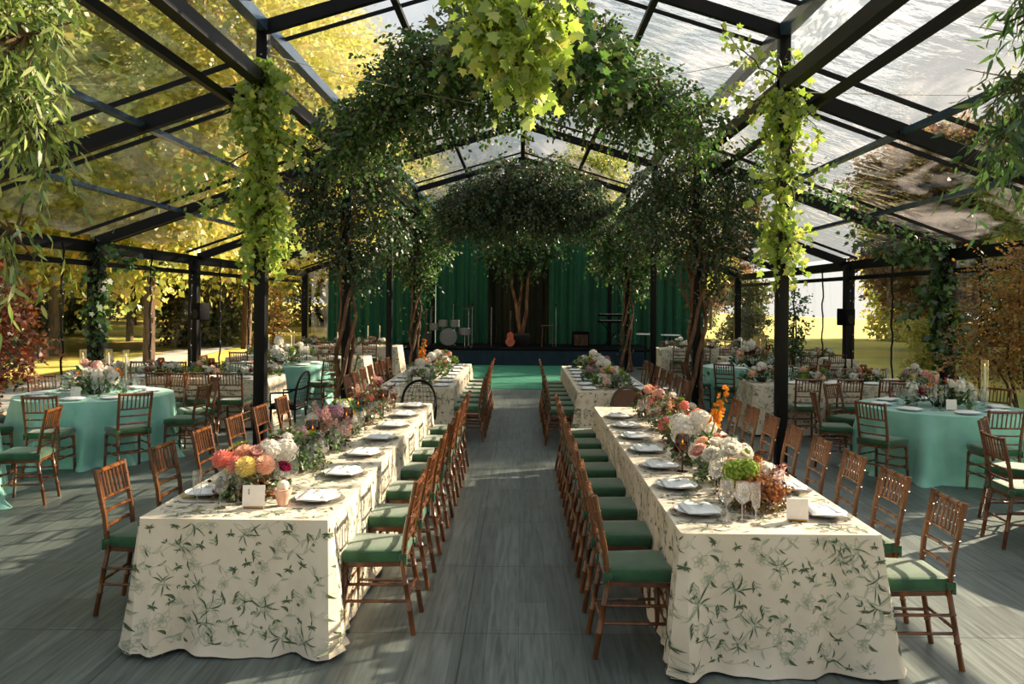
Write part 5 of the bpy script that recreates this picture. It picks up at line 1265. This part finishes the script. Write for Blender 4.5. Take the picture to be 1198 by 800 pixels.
TM = {'g': tree_meshes(1, 'treeA', 14, 5.2, 11000, .2), 'h': tree_meshes(2, 'treeB', 12, 4.6, 10000, .19), 'd': tree_meshes(3, 'treeC', 12, 4.4, 5000, .28), 'r': tree_meshes(4, 'treeR', 11, 4.4, 4600, .27),
      's': tree_meshes(5, 'treeA', 5, 2.6, 1100, .22, tl=.5, low=.08), 't': tree_meshes(6, 'treeC', 5, 2.8, 1200, .22, tl=.5, low=.06)}
KL = {'g': 'golden yellow leafy tree', 'h': 'olive green leafy tree', 'd': 'dark green tree', 'r': 'russet brown tree', 's': 'low golden bush', 't': 'low dark green bush'}
TN = {}
def tree(kind, x, y, s, side, rz=None):
    r = empty('bush' if kind in 'st' else 'outdoor_tree', (x, y, gz(x, y) - .1), rz if rz is not None else rng.random() * 6)
    k = (kind, side); TN[k] = TN.get(k, -1) + 1
    tag(r, f'{KL[kind]} outside the {side}, {ORD[TN[k]] if TN[k] < 14 else "farthest"} of its kind from the camera', 'bush' if kind in 'st' else 'tree', f'trees and bushes outside the {side}')
    for nme, me in zip(('leaves', 'trunk'), TM[kind]): link(nme, me, r)
    r.scale = (s, s, s * (.92 + .16 * rng.random()))
LW, RW = 'left clear wall', 'right clear wall'
for k, x, y, s in [('g', -19, 20, 1.1), ('g', -25, 17, 1.35), ('h', -26, 26, 1.35), ('g', -18, 31, 1.15), ('g', -30, 19, 1.5), ('h', -20, 41, 1.3), ('g', -30, 38, 1.5), ('g', -38, 28, 1.7), ('h', -15, 56, 1.3), ('g', -28, 58, 1.5), ('d', -40, 50, 1.6), ('g', -12.5, 27, 1.25), ('h', -17, 26, 1.4), ('g', -12, 35, 1.35), ('g', -22, 33, 1.5), ('h', -9.5, 40, 1.2), ('g', -16, 44, 1.6),
                   ('g', -31, 10, 1.3)]:
    tree(k, x, y, s, LW)
for k, x, y, s in [('t', -12.5, 18, .5), ('t', -15, 38, 1.0), ('s', -22, 34, 1), ('t', -27, 45, 1.3), ('s', -17, 48, 1.1)]:
    tree(k, x, y, s, LW)
for k, x, y, s in [('r', 17.5, 34, .9), ('h', 22, 40, 1.0), ('r', 27, 36, 1.05), ('d', 24, 30, .8), ('h', 11, 62, 1.0), ('r', 16, 68, 1.1), ('d', 34, 44, 1.2), ('r', 30, 25, .9), ('h', 5, 75, 1.3), ('g', 48, 60, 1.3), ('r', 20, 26, .55)]:
    tree(k, x, y, s, RW)
for k, x, y, s in [('s', 13.5, 27, .35), ('t', 17, 24, .6), ('s', 20, 40, .5), ('t', 13, 47, .7), ('s', 26, 28, .8), ('t', 11, 38, .4)]:
    tree(k, x, y, s, RW)
for i in range(15):
    tree('ts'[i % 2], -62 + 4.6 * i, 64 + 3 * math.sin(i * 2.1), 1.5 + .3 * math.sin(i), LW)
for i, (x, y) in enumerate([(24, 52), (29, 50), (34, 52), (39, 55), (45, 56), (51, 58), (10, 70), (16, 72)]):
    tree('st'[i % 2], x, y, 1.1, RW)
# big trees right of the picture placed to shade the tent
for k, x, y, s in [('d', 15.5, 16, .6), ('h', 15.8, 20.5, .78), ('d', 16.5, 25.5, .7), ('h', 20, 25, .95), ('d', 24, 15, .7)]:
    tree(k, x, y, s, 'right picture edge')
for k, x, y, s in [('d', -8, 60, 1.2), ('h', 2, 52, 1.1), ('d', -3, 45, 1.0)]:
    tree(k, x, y, s, 'back wall')
